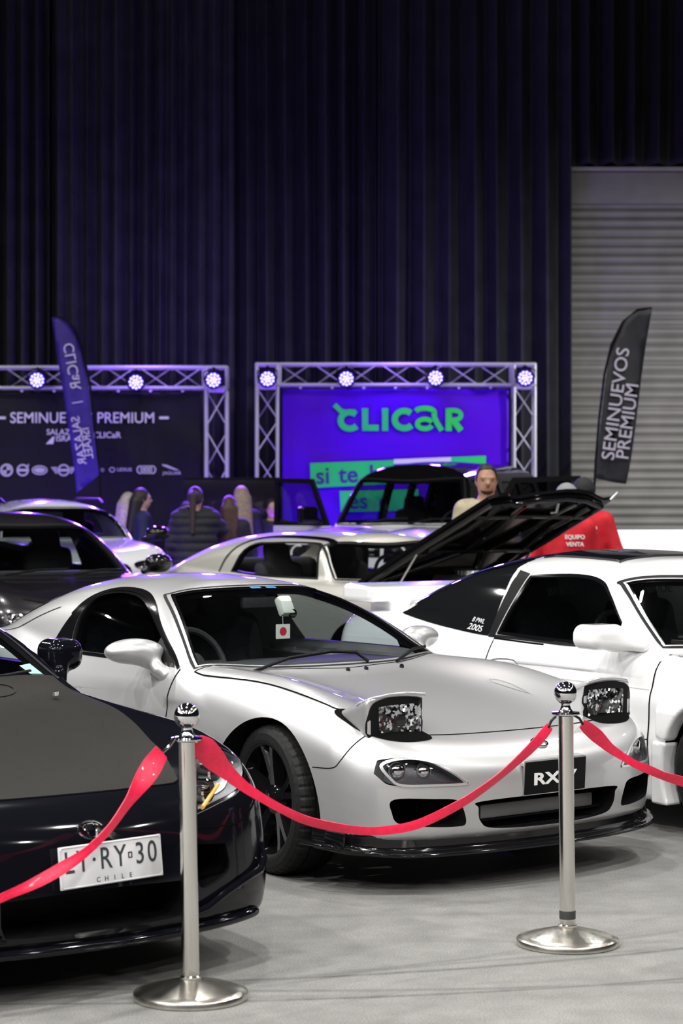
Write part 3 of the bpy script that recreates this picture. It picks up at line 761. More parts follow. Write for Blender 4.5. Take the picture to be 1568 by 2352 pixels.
# green word mark: letters of rounded strokes, the c with a flag, the a single-storey with a long tail
LEV = [0]
def stroke(name, pts, r, mat, parent):
    LEV[0] += 1; r = r*.92
    bm = bmesh.new(); P = [Vector((FX(a), LY-.0022*(LEV[0] % 4), FZ(b))) for a, b in pts]
    L_ = []; R_ = []
    for i, p in enumerate(P):
        d = (P[min(i+1, len(P)-1)]-P[max(i-1, 0)]).normalized(); n = Vector((-d.z, 0, d.x)); L_.append(bm.verts.new(p+n*r)); R_.append(bm.verts.new(p-n*r))
    for i in range(len(P)-1): bm.faces.new((L_[i], R_[i], R_[i+1], L_[i+1]))
    g = bmesh.ops.extrude_face_region(bm, geom=bm.faces[:]); bmesh.ops.translate(bm, verts=[v for v in g['geom'] if isinstance(v, bmesh.types.BMVert)], vec=(0, .004, 0))
    return bm_obj(name, bm, mat, parent)
arc = lambda cx, cy, rx, ry, a0, a1, n=18: [(cx+rx*math.cos(math.radians(t)), cy-ry*math.sin(math.radians(t))) for t in np.linspace(a0, a1, n)]
SW = .043
stroke('letter_c', [(768, 930), (782, 944), (800, 948), (818, 945)]+arc(802, 966, 20, 21, 75, 85, 2), .034, GRN, b1)
stroke('letter_c', arc(803, 966, 21, 19, 48, 318), SW, GRN, b1)
stroke('letter_l', [(838, 938), (838, 984), (868, 984)][:2], SW, GRN, b1); stroke('letter_l', [(832, 983), (869, 983)], SW, GRN, b1)
stroke('letter_i', [(884, 938), (884, 990)], SW, GRN, b1)
stroke('letter_c', arc(928, 964, 22, 20, 48, 318), SW, GRN, b1)
stroke('letter_a', arc(975, 948, 22, 10, 160, 10)+[(997, 958), (1003, 972), (1014, 989)], .036, GRN, b1); stroke('letter_a', arc(975, 974, 17, 11, 20, 340), .034, GRN, b1)
stroke('letter_r', [(1030, 938), (1030, 990)], SW, GRN, b1); stroke('letter_r', [(1030, 943)]+arc(1042, 954, 16, 11, 90, -90, 12)+[(1030, 966)], .034, GRN, b1); stroke('letter_r', [(1040, 966), (1058, 989)], SW, GRN, b1)
LBL = noise_mat('green_label', (.02, .72, .16), (.02, .60, .26), .8, .55)
def flat(name, pts, mat, parent, y=LY):
    bm = bmesh.new(); f = bm.faces.new([bm.verts.new((FX(a), y, FZ(b))) for a, b in pts]); g = bmesh.ops.extrude_face_region(bm, geom=[f]); bmesh.ops.translate(bm, verts=[v for v in g['geom'] if isinstance(v, bmesh.types.BMVert)], vec=(0, .004, 0)); return bm_obj(name, bm, mat, parent)
flat('green_label', [(712, 1064), (904, 1057), (904, 1111), (714, 1121)], LBL, b1); flat('green_label', [(1035, 1050), (1115, 1047), (1115, 1110), (1035, 1112)], LBL, b1); flat('green_label', [(780, 1128), (960, 1124), (960, 1172), (782, 1176)], LBL, b1); flat('label_strip', [(904, 1055), (1035, 1050), (1035, 1060), (904, 1066)], WPR, b1)
VIT = pbr('violet_text', (.05, .015, .32), .5)
TM2 = lambda px, py, r=0: Matrix.Translation((FX(px), LY-.007, FZ(py))) @ Matrix.Rotation(PI/2, 4, 'X') @ Matrix.Rotation(math.radians(r), 4, 'Z')
for w_, px_, py_ in (('si', 741, 1094), ('te', 800, 1091), ('h', 861, 1089)): text_obj('label_text', w_, .315, TM2(px_, py_, 2), VIT, b1, .002, .012)
for w_, px_ in (('es', 822), ('c', 880)): text_obj('label_text', w_, .30, TM2(px_, 1152, 1.5), VIT, b1, .002, .012)
# black banner
text_obj('headline', 'SEMINUEVOS PREMIUM', .200, TM(190, 961), WPR, b2_, .002, .008, sx=.925)
for a, b in ((-14, 14), (366, 388)): flat('headline_dash', [(a, 957), (b, 957), (b, 963), (a, 963)], WPR, b2_)
text_obj('partner_name', 'SALAZAR', .105, TM(146, 993), WPR, b2_, .002, .01); text_obj('partner_name', 'ISRAEL', .105, TM(156, 1008), WPR, b2_, .002, .01)
flat('partner_mark', [(106, 1020), (122, 1003), (126, 1003), (123, 1020)], WPR, b2_)
text_obj('partner_name', '|', .13, TM(196, 1000), WPR, b2_, .002, .01); text_obj('partner_name', 'CLICaR', .11, TM(246, 1000), WPR, b2_, .002, .014, sx=1.05)
BG_ = pbr('badge_print', (.55, .54, .62), .5)
def ring(name, cx, cy, rx, ry, w, parent):
    bm = bmesh.new(); n = 36; Z = LY-.001
    for (q, rr) in ((0, 0),):
        o_ = [bm.verts.new((FX(cx+rx*math.cos(2*PI*k/n)), Z, FZ(cy+ry*math.sin(2*PI*k/n)))) for k in range(n)]; i_ = [bm.verts.new((FX(cx+(rx-w)*math.cos(2*PI*k/n)), Z, FZ(cy+(ry-w)*math.sin(2*PI*k/n)))) for k in range(n)]
        for k in range(n): bm.faces.new((o_[k], o_[(k+1) % n], i_[(k+1) % n], i_[k]))
    g = bmesh.ops.extrude_face_region(bm, geom=bm.faces[:]); bmesh.ops.translate(bm, verts=[v for v in g['geom'] if isinstance(v, bmesh.types.BMVert)], vec=(0, .004, 0))
    return bm_obj(name, bm, BG_, parent)
ell = lambda cx, cy, rx, ry, n=28: [(cx+rx*math.cos(2*PI*k/n), cy+ry*math.sin(2*PI*k/n)) for k in range(n)]
ring('round_badge', 16, 1080, 15, 15, 5, b2_)
for q in (0, 2): flat('badge_quarter', [(16, 1080)]+[(16+9*math.cos(math.radians(t)), 1080+9*math.sin(math.radians(t))) for t in np.linspace(q*90-90, q*90, 8)], BG_, b2_)
ring('round_badge', 53, 1080, 14, 14, 4, b2_); flat('badge_bar', [(40, 1077), (66, 1077), (66, 1083), (40, 1083)], BG_, b2_); flat('badge_arrow', [(62, 1070), (67, 1065), (67, 1072)], BG_, b2_)
ring('oval_badge', 92, 1080, 18, 11, 3, b2_); flat('oval_badge_core', ell(92, 1080, 13, 6), BG_, b2_)
ring('round_badge', 147, 1080, 14, 14, 4, b2_); flat('badge_bar', [(137, 1077), (157, 1077), (157, 1083), (137, 1083)], BG_, b2_)
for s in (-1, 1):
    for k in range(4): flat('badge_wing', [(147+s*15, 1073+k*4), (147+s*(29-k*3), 1073+k*4), (147+s*(28-k*3), 1076+k*4), (147+s*15, 1076+k*4)], BG_, b2_)
text_obj('badge_word', 'LAND', .06, TM(226, 1080), BG_, b2_, .002, .01)
ring('round_badge', 258, 1079, 7, 6, 2, b2_); text_obj('badge_word', 'LEXUS', .062, TM(286, 1079), BG_, b2_, .002, .014, sx=1.1)
for k in range(4): ring('ring_badge', 323+k*9, 1079, 9, 10, 3.2, b2_)
flat('leaping_cat', [(372, 1066), (384, 1068), (398, 1074), (412, 1080), (402, 1080), (386, 1075), (374, 1070)], BG_, b2_); text_obj('badge_word', 'JAGUAR', .06, TM(395, 1087), BG_, b2_, .002, .006, sx=1.1)
# LED lamps on the trusses
LEDW = emis('led_white_violet', (.34, .30, 1.0), 5.0); LEDB = emis('led_lens_violet', (.07, .008, .9), .75)
VIOL = (.22, .06, 1.0)
def led_par(px, py, label):
    x, z = FX(px, TY-.42), FZ(py, TY-.42); r = thing('led_par_lamp', (x, TY-.42, z), 0, label, 'lamp', 'violet lamps clamped on the truss beams', rot=(math.radians(6), 0, 0))
    lathe('lamp_can', [(0, .20), (.085, .19), (.115, .10), (.12, .0), (.112, -.015), (.105, 0), (0, .004)], M_SAT, r, 32, 'Y')
    lathe('lamp_lens', [(0, -.002), (.103, -.002), (.103, .002), (0, .002)], LEDB, r, 32, 'Y')
    bm = bmesh.new()
    for n, rr in ((1, 0), (6, .038), (11, .076)):
        for k in range(n):
            a = 2*PI*k/n+.2; add_lathe(bm, [(0, -.012), (.014, -.008), (.0155, .0), (0, .0)], 10, 'Y', Matrix.Translation((rr*math.cos(a), -.004, rr*math.sin(a))))
    bm_obj('led_cluster', bm, LEDW, r)
    bm = bmesh.new(); add_tube(bm, [(-.125, .03, 0), (-.13, .04, .10), (0, .06, .15), (.13, .04, .10), (.125, .03, 0)], .009, 6); bm_obj('lamp_yoke', bm, M_SAT, r, True)
    ch = (3.39 if px < 560 else 3.43)-.27-z
    tube('lamp_clamp', [(0, .06, .15), (0, .17, .13), (0, .27, ch+.02), (0, .30, ch)], .018, M_SAT, r, 8)
    lamp('violet_lamp', (x, TY-.47, z-.02), (820 if px < 560 else 400), .10, VIOL, target=(x*.8, 22.0, .2), kind='SPOT', spot=math.radians(75))
for px, py, lb in ((85, 873, 'violet lamp on the left truss beam, left of the feather flag'), (312, 878, 'violet lamp on the left truss beam, right of the feather flag'), (490, 873, 'violet lamp at the right corner of the left truss frame'),
                   (614, 870, 'violet lamp at the left corner of the right truss frame'), (795, 870, 'violet lamp on the right truss beam above the first green letter'), (1000, 868, 'violet lamp on the right truss beam above the green letter a'), (1206, 868, 'violet lamp at the right corner of the right truss frame')):
    led_par(px, py, lb)
# added violet fill without fixtures, aimed back at banners, trusses and drapes
for x in (-3.4, -1.0, 1.2):
    lamp('violet_fill', (x, 26.2, .25), 420, .25, VIOL, target=(x, 28.6, 2.6), kind='SPOT', spot=math.radians(110))
lamp('violet_fill', (-2.6, 27.2, 3.9), 34, .5, (.28, .13, 1.0), target=(-2.6, 30, 4.6)); lamp('violet_fill', (.8, 27.2, 3.9), 34, .5, (.28, .13, 1.0), target=(.8, 30, 4.6))
for x in (-1.64, -.97, 2.39): lamp('column_violet_fill', (x, 27.35, .12), 110, .08, VIOL, target=(x, 28.0, 2.6), kind='SPOT', spot=math.radians(70))  # extra violet fill added to tint the truss columns, no fixture modelled
lamp('board_fill_light', (5.6, 25.2, 3.6), 260, .3, (1, .98, .97), target=(5.55, 27.3, .7))  # added light that overexposes the board like daylight; no such fixture

# ------------------------------------------------------------------ feather flags
def feather(name, Y, outline, pole, mat, label, lines, mirror=False):
    X_ = lambda p: (p-784)*Y/FPX; Z_ = lambda p: CAMZ-(p-HOR)*Y/FPX
    root = thing(name, (0, 0, 0), 0, label, 'flag')
    L = np.array([(X_(a), Z_(b)) for a, b in spline_loop(outline[0], 5, True, outline[1])])
    v2, F = tri_fill(L, (), .07); c = L.mean(0)
    yy = Y+.03*np.sin(v2[:, 1]*3+v2[:, 0]*5)+.02*np.sin(v2[:, 0]*14+v2[:, 1])
    V = np.stack([v2[:, 0], yy, v2[:, 1]], 1); fs = F.copy(); nn = np.cross(V[fs[:, 1]]-V[fs[:, 0]], V[fs[:, 2]]-V[fs[:, 0]]); fs[nn[:, 1] > 0] = fs[nn[:, 1] > 0][:, ::-1]
    o = mesh_obj('flag_cloth', V, fs, mat, root); o.modifiers.new('cloth', 'SOLIDIFY').thickness = .003
    tube('flag_pole', [(X_(a), Y+.02, Z_(b)) for a, b in pole[:-1]]+[(X_(pole[-1][0]), Y+.02, .02)], .014, M_SAT, root, 8)
    box('flag_foot', (X_(pole[-1][0]), Y+.02, .012), (.45, .45, .024), M_SAT, root, .006)
    for s_, px, py, ang, sz, sx in lines:
        M = Matrix.Translation((X_(px), Y-.055, Z_(py))) @ Matrix.Rotation(PI/2, 4, 'X') @ Matrix.Rotation(math.radians(ang), 4, 'Z') @ Matrix.Diagonal((-1 if mirror else 1, 1, 1, 1))
        text_obj('flag_lettering', s_, sz, M, pbr('flag_print', (.62, .58, .72), .6), root, .002, .005, sx=sx)
feather('feather_flag', 24.0, ([(1497, 709), (1470, 711), (1435, 738), (1408, 790), (1392, 860), (1380, 960), (1371, 1050), (1366, 1098), (1400, 1106), (1438, 1112), (1447, 1060), (1463, 940), (1480, 820)], (0, 7, 9)),
        [(1497, 707), (1465, 711), (1430, 740), (1404, 792), (1388, 860), (1376, 960), (1368, 1060), (1364, 1140), (1364, 1300)], noise_mat('black_flag_cloth', (.018, .018, .026), (.030, .030, .040), 6, .55),
        'black feather flag with two upright words in front of the roller shutter', [('SEMINUEVOS', 1413, 928, 82, .205, 1.06), ('PREMIUM', 1440, 968, 82, .205, 1.02)])
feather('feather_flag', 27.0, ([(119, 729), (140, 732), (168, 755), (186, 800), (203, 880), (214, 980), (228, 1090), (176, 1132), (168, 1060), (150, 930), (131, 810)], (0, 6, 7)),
        [(119, 727), (142, 730), (170, 753), (188, 798), (206, 880), (217, 980), (229, 1090), (231, 1140), (231, 1300)], noise_mat('violet_lit_navy_cloth', (.030, .012, .20), (.045, .018, .28), 6, .5),  # navy cloth with violet lamp light mixed into its base colour
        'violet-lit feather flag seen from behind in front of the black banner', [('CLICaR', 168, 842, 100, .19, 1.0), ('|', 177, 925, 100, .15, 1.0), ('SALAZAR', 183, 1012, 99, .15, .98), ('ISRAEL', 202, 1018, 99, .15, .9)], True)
# dark screen behind the visitors
ds = thing('display_screen', (-1.40, 27.2, 0), 0, 'dark display screen between the two truss frames behind the visitors', 'screen')
box('screen_panel', (0, 0, 1.66), (1.22, .07, .56), pbr('dark_screen', (.012, .010, .016), .2, coat=.5), ds, .01)
box('screen_bezel', (0, -.038, 1.925), (1.22, .01, .03), M_SAT, ds, .003)
for s in (-.4, .4): tube('screen_leg', [(s, 0, 1.4), (s, 0, .02)], .025, M_SAT, ds, 10)
box('screen_foot', (0, 0, .02), (1.1, .5, .03), M_SAT, ds, .008)
# ------------------------------------------------------------------ silver coupe with pop-up lamps
def rx_cavity(x, y, z):
    g = np.maximum(rx_green(x, y, z)+.045, .80-z)
    b = sd_box(x, y, z, (-1.60, 0, .58), (.74, .64, .28), .05)
    return np.minimum(g, b)
def rx_shell(x, y, z): return np.maximum(rx_body(x, y, z), -rx_cavity(x, y, z))
def build_rx():
    root = thing('coupe_car', (.28, 9.656, 0), math.radians(39.24)-PI/2,
                 'silver two-door coupe with raised pop-up headlamps behind the red rope barrier', 'car')
    SIL = metal_paint('silver_metallic', (.515, .515, .523), .60, .39)
    FOGM = pbr('lamp_bowl_grey', (.10, .10, .108), .3, .2); RIMM = pbr('bright_rim', (.66, .66, .67), .25, .6)
    body = mesh_obj('body', *sdf_mesh(rx_shell, (-3.5, -1, .05), (1.1, 1, 1.35), .02), [SIL, M_SAT, FOGM], root)
    DLO = spline_loop([(-.677, .830), (-.774, .897), (-.95, .992), (-1.114, 1.072), (-1.25, 1.118), (-1.388, 1.147), (-1.534, 1.158), (-1.66, 1.147), (-1.745, 1.10), (-1.795, 1.01), (-1.832, .91), (-1.83, .858), (-1.549, .846), (-.95, .838)], 5, True, (0, 11))
    HOLE = spline_loop([(-.735, .852), (-.822, .908), (-.98, .993), (-1.12, 1.055), (-1.26, 1.10), (-1.39, 1.128), (-1.52, 1.138), (-1.63, 1.128), (-1.69, 1.095), (-1.705, 1.03), (-1.69, .955), (-1.65, .862), (-1.2, .858)], 5, True, (0, 11))
    p0 = np.array((-.415, 0, .795)); t = np.array((-.863, 0, .505)); n = np.array((.505, 0, .863))
    ws = lambda a, b: p0+t*b+np.array((0, a, 0))+n*.5
    WS = spline_loop([(-.715, .175), (-.36, .072), (0, .040), (.36, .072), (.715, .175), (.60, .52), (.475, .835), (.42, .853), (.22, .812), (0, .795), (-.22, .812), (-.42, .853), (-.475, .835), (-.60, .52)], 6, True, (0, 4)); WS = scale_loop(WS, 1.025, 1.0)
    WH = scale_loop(WS, .965, .945)
    FOG = spline_loop([(.778, .520), (.735, .545), (.66, .549), (.58, .530), (.50, .483), (.452, .445), (.47, .436), (.60, .437), (.72, .441), (.757, .470)], 5, True)
    DUCT = spline_loop([(.745, .386), (.60, .384), (.50, .374), (.47, .335), (.455, .275), (.50, .266), (.60, .270), (.72, .285), (.75, .33)], 5, True)
    MOUTH = spline_loop([(-.385, .362), (0, .370), (.385, .362), (.40, .335), (.385, .278), (.31, .246), (0, .236), (-.31, .246), (-.385, .278), (-.40, .335)], 5, True)
    cut = []
    for s in (-1, 1):
        cut.append(prism_bm([(a, s*1.15, b) for a, b in HOLE], (0, -s*.75, 0)))
        bm = bmesh.new(); add_lathe(bm, [(0, 0), (.370, 0), (.370, .36), (0, .36)], 64, 'Y', Matrix.Translation((.105, .60 if s > 0 else -.96, .300)))
        for f in bm.faces: f.material_index = 1
        cut.append(bm)
        bm = bmesh.new(); add_lathe(bm, [(0, 0), (.365, 0), (.365, .36), (0, .36)], 64, 'Y', Matrix.Translation((-2.325, .62 if s > 0 else -.98, .300)))
        for f in bm.faces: f.material_index = 1
        cut.append(bm)
        cut.append(prism_bm([(1.2, s*a, b) for a, b in FOG], (-.46, s*.03, -.0), 2))
        cut.append(prism_bm([(1.2, s*a, b) for a, b in DUCT], (-.62, 0, 0)))
    cut.append(prism_bm([ws(a, b)-n*.15 for a, b in WH], -n*.55))
    cut.append(prism_bm([(1.2, a, b) for a, b in MOUTH], (-.50, 0, 0)))
    carve(body, cut); field_shade(body, rx_body)
    # glazing
    patch('windshield', rx_green, scale_loop(WS, .985, .975), (), ws, -n, 1.0, -.012, M_GLASS, root, .05)
    patch('windshield_border', rx_green, scale_loop(WS, .992, .988), (scale_loop(WS, .935, .90),), ws, -n, 1.0, -.008, M_BLK, root, .05)
    strip('windshield_seal', rx_body, WS, .014, ws, -n, 1.0, .0015, M_RUB, root, closed=True, raw=True)
    for s in (-1, 1):
        sd = lambda a, b, s=s: np.array((a, s*1.2, b)); D = (0, -s, 0)
        patch('side_window', rx_body, inset_loop(HOLE, -.008), (), sd, D, 1.0, -.012, M_TINT2, root, .05)
        patch('window_frame', rx_body, DLO, (HOLE,), sd, D, 1.0, .002, M_BLK, root, .03)
        patch('sail_panel', rx_body, [(-.715, .848), (-.905, .957), (-.915, .850)], (), sd, D, 1.0, .004, M_SAT, root, .04)
        strip('drip_rail', rx_body, DLO[:45], .016, sd, D, 1.0, .005, M_BLK, root, raw=True)
        door = spline_loop([(-.662, .826), (-.672, .76), (-.668, .68), (-.655, .5), (-.64, .30), (-.70, .235), (-1.2, .225), (-1.68, .235), (-1.76, .32), (-1.83, .5), (-1.85, .7), (-1.845, .852), (-1.549, .840), (-.95, .832)], 5, True, (0, 11))
        patch('door', rx_body, inset_loop(door, .003), (), sd, D, 1.0, .0012, SIL, root, .06)
        strip('door_gap', rx_body, door[:60], .007, sd, D, 1.0, .0018, M_GAP, root, raw=True)
        strip('fender_seam', rx_body, [(.44, .493), (.56, .500), (.60, .53), (.64, .60), (.66, .64)], .004, sd, D, 1.0, .0015, M_GAP, root)
    # hood
    top = lambda a, b: np.array((a, b, 1.5))
    half = [(-.405, 0), (-.43, .2), (-.475, .45), (-.56, .70), (-.575, .748), (-.40, .752), (-.14, .752), (.17, .752), (.36, .742), (.435, .725), (.475, .64), (.53, .53), (.62, .487), (.716, .484), (.728, .3), (.736, 0)]
    hood = spline_loop(half+[(a, -b) for a, b in half[-2:0:-1]], 5, True, (4, 13, 17, 26))
    patch('hood', rx_body, inset_loop(hood, .003), (), top, (0, 0, -1), 1.3, .0012, SIL, root, .06)
    strip('hood_gap', rx_body, hood, .007, top, (0, 0, -1), 1.3, .0018, M_GAP, root, closed=True, raw=True)
    for s in (-1, 1):
        v = spline_loop([(.075, .475), (.12, .492), (.22, .488), (.33, .470), (.335, .462), (.26, .452), (.14, .448), (.08, .456)], 5)
        P = patch('hood_vent', rx_body, [(a, s*b) for a, b in v][::(1 if s > 0 else -1)], (inset_loop([(a, s*b) for a, b in v][::(1 if s > 0 else -1)], .006),), top, (0, 0, -1), 1.3, .003, SIL, root, .02); strip('vent_edge', rx_body, inset_loop([(a, s*b) for a, b in v], .003), .004, top, (0, 0, -1), 1.3, .0036, RIMM, P, closed=True, raw=True)
        # pop-up lamp: pit in the wing, lid and housing, black bezel, lens
        pit = [(a, s*b) for a, b in spline_loop([(.43, .750), (.54, .772), (.64, .768), (.712, .722), (.758, .642), (.768, .545), (.738, .486), (.62, .487), (.53, .53), (.475, .64)], 5)]
        patch('lamp_well', rx_body, pit, (), top, (0, 0, -1), 1.3, .0022, M_GAP, root, .04)
        def fh(x, y, z, s=s):
            q = y*s; topz = .715+(x-.42)*.33-.22*(q-.62)**2*3
            k = np.clip((x-.40)/.28, 0, 1)
            f = smax((z-topz)*.95, (x-.672)*1.0, .012)
            f = smax(f, q-(.735+.045*k), .03); f = smax(f, (.545-.078*k)-q, .03); f = smax(f, .42-x, .03)
            return smax(f, .60-z, .01)
        lamp_r = sdf_obj('headlamp_housing', fh, (.35, min(s*.4, s*.85), .57), (.75, max(s*.4, s*.85), .86), .012, SIL, root)
        lid = lambda a, b: np.array((a, s*b, 1.2))
        vis = [(a, s*b) for a, b in [(.60, .765), (.685, .755), (.705, .62), (.712, .470), (.60, .478)]]
        def fv(x, y, z, s=s):
            q = y*s; topz = .7165+(x-.42)*.33-.66*(q-.62)**2
            fr = .682+.014*np.clip((.62-q)/.15, -1, 1)
            return smax(smax(abs(z-topz+.008)-.010, x-fr, .01), smax(smax(q-.764, .474-q, .01), .58-x, .01), .008)
        sdf_obj('headlamp_lid', fv, (.55, min(s*.42, s*.82), .70), (.76, max(s*.42, s*.82), .85), .009, SIL, lamp_r)
        fr = lambda a, b: np.array((1.0, a, b))
        bez = [(s*a, b) for a, b in spline_loop([(.772, .630), (.770, .720), (.735, .768), (.62, .786), (.495, .782), (.474, .73), (.474, .640), (.50, .612), (.70, .606)], 5)]
        patch('headlamp_bezel', fh, bez, (), fr, (-1, 0, 0), .6, .003, M_SAT, lamp_r, .03)
        lens = [(s*a, b) for a, b in spline_loop([(.712, .640), (.718, .728), (.697, .748), (.515, .750), (.494, .734), (.492, .642), (.510, .623), (.69, .621)], 5)]
        patch('reflector', fh, lens, (), fr, (-1, 0, 0), .6, .005, M_REFL, lamp_r, .015)
        def fl(x, y, z, s=s): return fh(x, y, z)-.012*np.clip(1-((y*s-.602)/.105)**4, 0, 1)*np.clip(1-((z-.685)/.062)**4, 0, 1)
        patch('headlamp_lens', fl, lens, (), fr, (-1, 0, 0), .6, .007, M_LENS, lamp_r, .012)
        lathe('bulb_shield', [(0, .0), (.022, 0), (.026, .012), (.018, .016), (0, .016)], M_BLK, lamp_r, 24, 'X', Matrix.Translation((.672, s*.602, .685)))
        # lower lamp cluster
        fg = [(s*a, b) for a, b in FOG]
        cl = patch('fog_lamp', rx_body, inset_loop(fg, -.004), (), fr, (-1, 0, 0), .9, -.004, M_LENS, root, .03)
        patch('fog_lamp_bowl', lambda x, y, z: rx_body(x, y, z)+.045, fg, (), fr, (-1, 0, 0), 1.0, 0, FOGM, cl, .03)
        strip('fog_lamp_rim', rx_body, inset_loop(fg, .002), .010, fr, (-1, 0, 0), .9, .003, RIMM, cl, closed=True, raw=True)
        for (ly, lz, lr) in ((.700, .495, .036), (.600, .490, .031)):
            lx = .955-.22*ly**2-.16*(ly/.88)**8-.055
            lathe('projector', [(lr*1.15, -.02), (lr*1.2, .0), (lr*1.05, .006), (lr, 0), (lr*.9, .012), (lr*.55, .024), (0, .028)], M_CHR, cl, 32, 'X', Matrix.Translation((lx, s*ly, lz)) @ Matrix.Rotation(s*.35, 4, 'Z'))
        # mirror
        def fm(x, y, z, s=s):
            q = y*s; a, b = (x+.885), (q-.868)
            u, w = a*.97+b*.24, -a*.24+b*.97
            e = sd_ell(u, w, z, (0, 0, .898), (.080, .142, .060))
            e = smax(e, -(u+.045), .012)
            return smin(e, smin(sd_capsule(x, q, z, (-.86, .82, .872), (-.785, .80, .815), .036, .030), sd_capsule(x, q, z, (-.785, .80, .815), (-.765, .775, .795), .03, .042), .02), .05)
        mi = sdf_obj('side_mirror', fm, (-1.02, min(s*.72, s*1.12), .72), (-.68, max(s*.72, s*1.12), 1.0), .010, SIL, root)
        patch('mirror_glass', fm, [(s*(.868+.115*math.cos(k)), .895+.042*math.sin(k)) for k in np.linspace(0, 2*PI, 28, endpoint=False)], (), lambda a, b: np.array((-1.2, a, b)), (1, 0, 0), .6, .002, M_MIRR, mi, .03)
    # nose details
    fr = lambda a, b: np.array((1.2, a, b))
    for s in (1,):
        O = np.array([[1.2, 0, .567]]); tt = project(rx_body, O, np.array([[-1., 0, 0]]), .8); P = O[0]-np.array((tt[0], 0, 0)); N = unit(grad(rx_body, P[None]))[0]
        M = frame(P+N*.004, (0, 1, 0), np.cross(N, (0, 1, 0)))
        bm = bmesh.new()
        ell = [M @ Vector((.040*math.cos(a), .030*math.sin(a), 0)) for a in np.linspace(0, 2*PI, 41)]
        add_tube(bm, ell, .0042, 8, False)
        add_tube(bm, [M @ Vector(p) for p in ((-.037, .010, 0), (-.018, .006, .002), (0, -.012, .003), (.018, .006, .002), (.037, .010, 0))], .0045, 8)
        bm_obj('nose_emblem', bm, M_CHR, root, True)
    pl = thing('number_plate', (.968, 0, .440)); pl.parent = root; pl.rotation_euler = (0, .06, 0)
    box('plate_panel', (0, 0, 0), (.008, .352, .136), M_PLB, pl, .003)
    box('plate_rim', (-.004, 0, 0), (.006, .362, .146), M_ALU, pl, .003)
    box('plate_bracket', (-.028, 0, .062), (.06, .36, .03), SIL, pl, .012)
    Mx = frame((.0055, -.008, -.008), (0, 1, 0), (0, 0, 1))
    text_obj('plate_lettering', 'RX-7', .068, Mx, M_WHT, pl, .001, .030, sx=1.72)
    ic = box('intercooler', (.84, 0, .305), (.05, .66, .060), pbr('dull_aluminium', (.22, .22, .22), .5, .6), root, .012)
    box('duct_blade', (.84, 0, .27), (.03, .78, .012), M_SAT, root, .004)
    # splitter
    def fs(x, y, z):
        ay = np.sqrt(y*y+1e-4); nose = .985-.20*ay**2-.17*(ay/.9)**8
        zc = .160+.03*np.clip((ay-.70)/.22, 0, 1)**2
        slab = smax(smax(abs(z-zc)-.009, x-nose, .012), smax(ay-.945, .42-x, .02), .015)
        val = smax(smax(smax(x-(nose-.062), ay-.86, .03), .40-x, .02), abs(z-.20)-.045, .01)
        return smin(slab, val, .02)
    sp = sdf_obj('front_splitter', fs, (.3, -1, .1), (1.05, 1, .28), .012, M_BLK, root)
    for s in (-1, 1):
        box('splitter_fin', (.60, s*.885, .215), (.12, .012, .06), M_BLK, sp, .004)
    # wipers, nozzles
    for pts in ([(-.43, -.52, .818), (-.505, -.26, .862), (-.520, .0, .880), (-.505, .14, .872), (-.45, .17, .83)], [(-.44, .34, .825), (-.54, .53, .868), (-.60, .66, .872)]):
        tube('wiper', pts, .008, M_SAT, root, 8)
    for y in (-.02, .09, .31): lathe('washer_nozzle', [(0, -.01), (.011, -.01), (.011, .004), (.006, .009), (0, .009)], M_BLK, root, 12, 'Z', Matrix.Translation((-.37, y, .806)))
    # wheels
    for s in (-1, 1):
        wheel(root, (.10, s*.735, .318), .318, .235, .243, 5, M_BLK, -.17, s, 'double')
        wheel(root, (-2.325, s*.735, .318), .318, .245, .243, 5, M_BLK, 0, s, 'double')
    # cabin
    seat(root, -1.52, -.34, .32); seat(root, -1.52, .34, .32)
    f = lambda x, y, z: smax(smax(sd_box(x, y, z, (-.86, 0, .70), (.24, .66, .12), .06), -(sd_box(x, y, z, (-1.1, -.36, .80), (.1, .2, .06), .03)), .03), -9*np.ones_like(x+y+z), .001)
    sdf_obj('dashboard', f, (-1.2, -.75, .5), (-.5, .75, .9), .03, M_INT, root, 2)
    steering_wheel(root, (-1.13, -.36, .80))
    box('rear_view_mirror', (-1.13, .03, 1.09), (.03, .21, .055), M_INT, root, .012)
    cm = box('dash_camera', (-.98, .08, 1.075), (.05, .075, .10), pbr('pale_plastic', (.6, .62, .58), .4), root, .015, Matrix.Rotation(-.5, 3, 'Y'))
    lathe('camera_lens', [(0, 0), (.022, 0), (.022, .012), (.014, .014), (0, .012)], M_BLK, cm, 20, 'X', Matrix.Translation((-.955, .105, 1.04)))
    bl = pbr('blue_sticker', (.02, .22, .55), .4)
    for y in (-.02, .075):
        patch('windshield_sticker', rx_green, [(y-.03, .757), (y+.03, .757), (y+.03, .778), (y-.03, .778)], (), ws, -n, 1.0, -.002, bl, root, .05)
    patch('rear_window', rx_body, spline_loop([(-2.05, -.30), (-2.12, -.52), (-2.5, -.56), (-2.95, -.55), (-3.05, 0), (-2.95, .55), (-2.5, .56), (-2.12, .52), (-2.05, .3), (-2.02, 0)], 5), (), top, (0, 0, -1), 1.3, .002, M_BLK, root, .08)
    strip('hatch_seam', rx_body, [(-1.95, .60), (-2.3, .64), (-2.7, .66), (-3.1, .66)], .005, lambda a, b: np.array((a, -b, 1.5)), (0, 0, -1), 1.3, .0015, M_GAP, root)
    # paper tag hanging inside from the mirror
    tg = thing('hanging_tag', (-.93, .045, .99), math.radians(39.24)-PI/2, 'small white tag with a red disc hanging behind the silver coupe windshield', 'tag')
    tg.matrix_world = root.matrix_basis @ Matrix.Translation((-.93, .03, .955))
    box('card', (0, 0, 0), (.003, .085, .07), pbr('white_card', (.75, .75, .72), .6), tg)
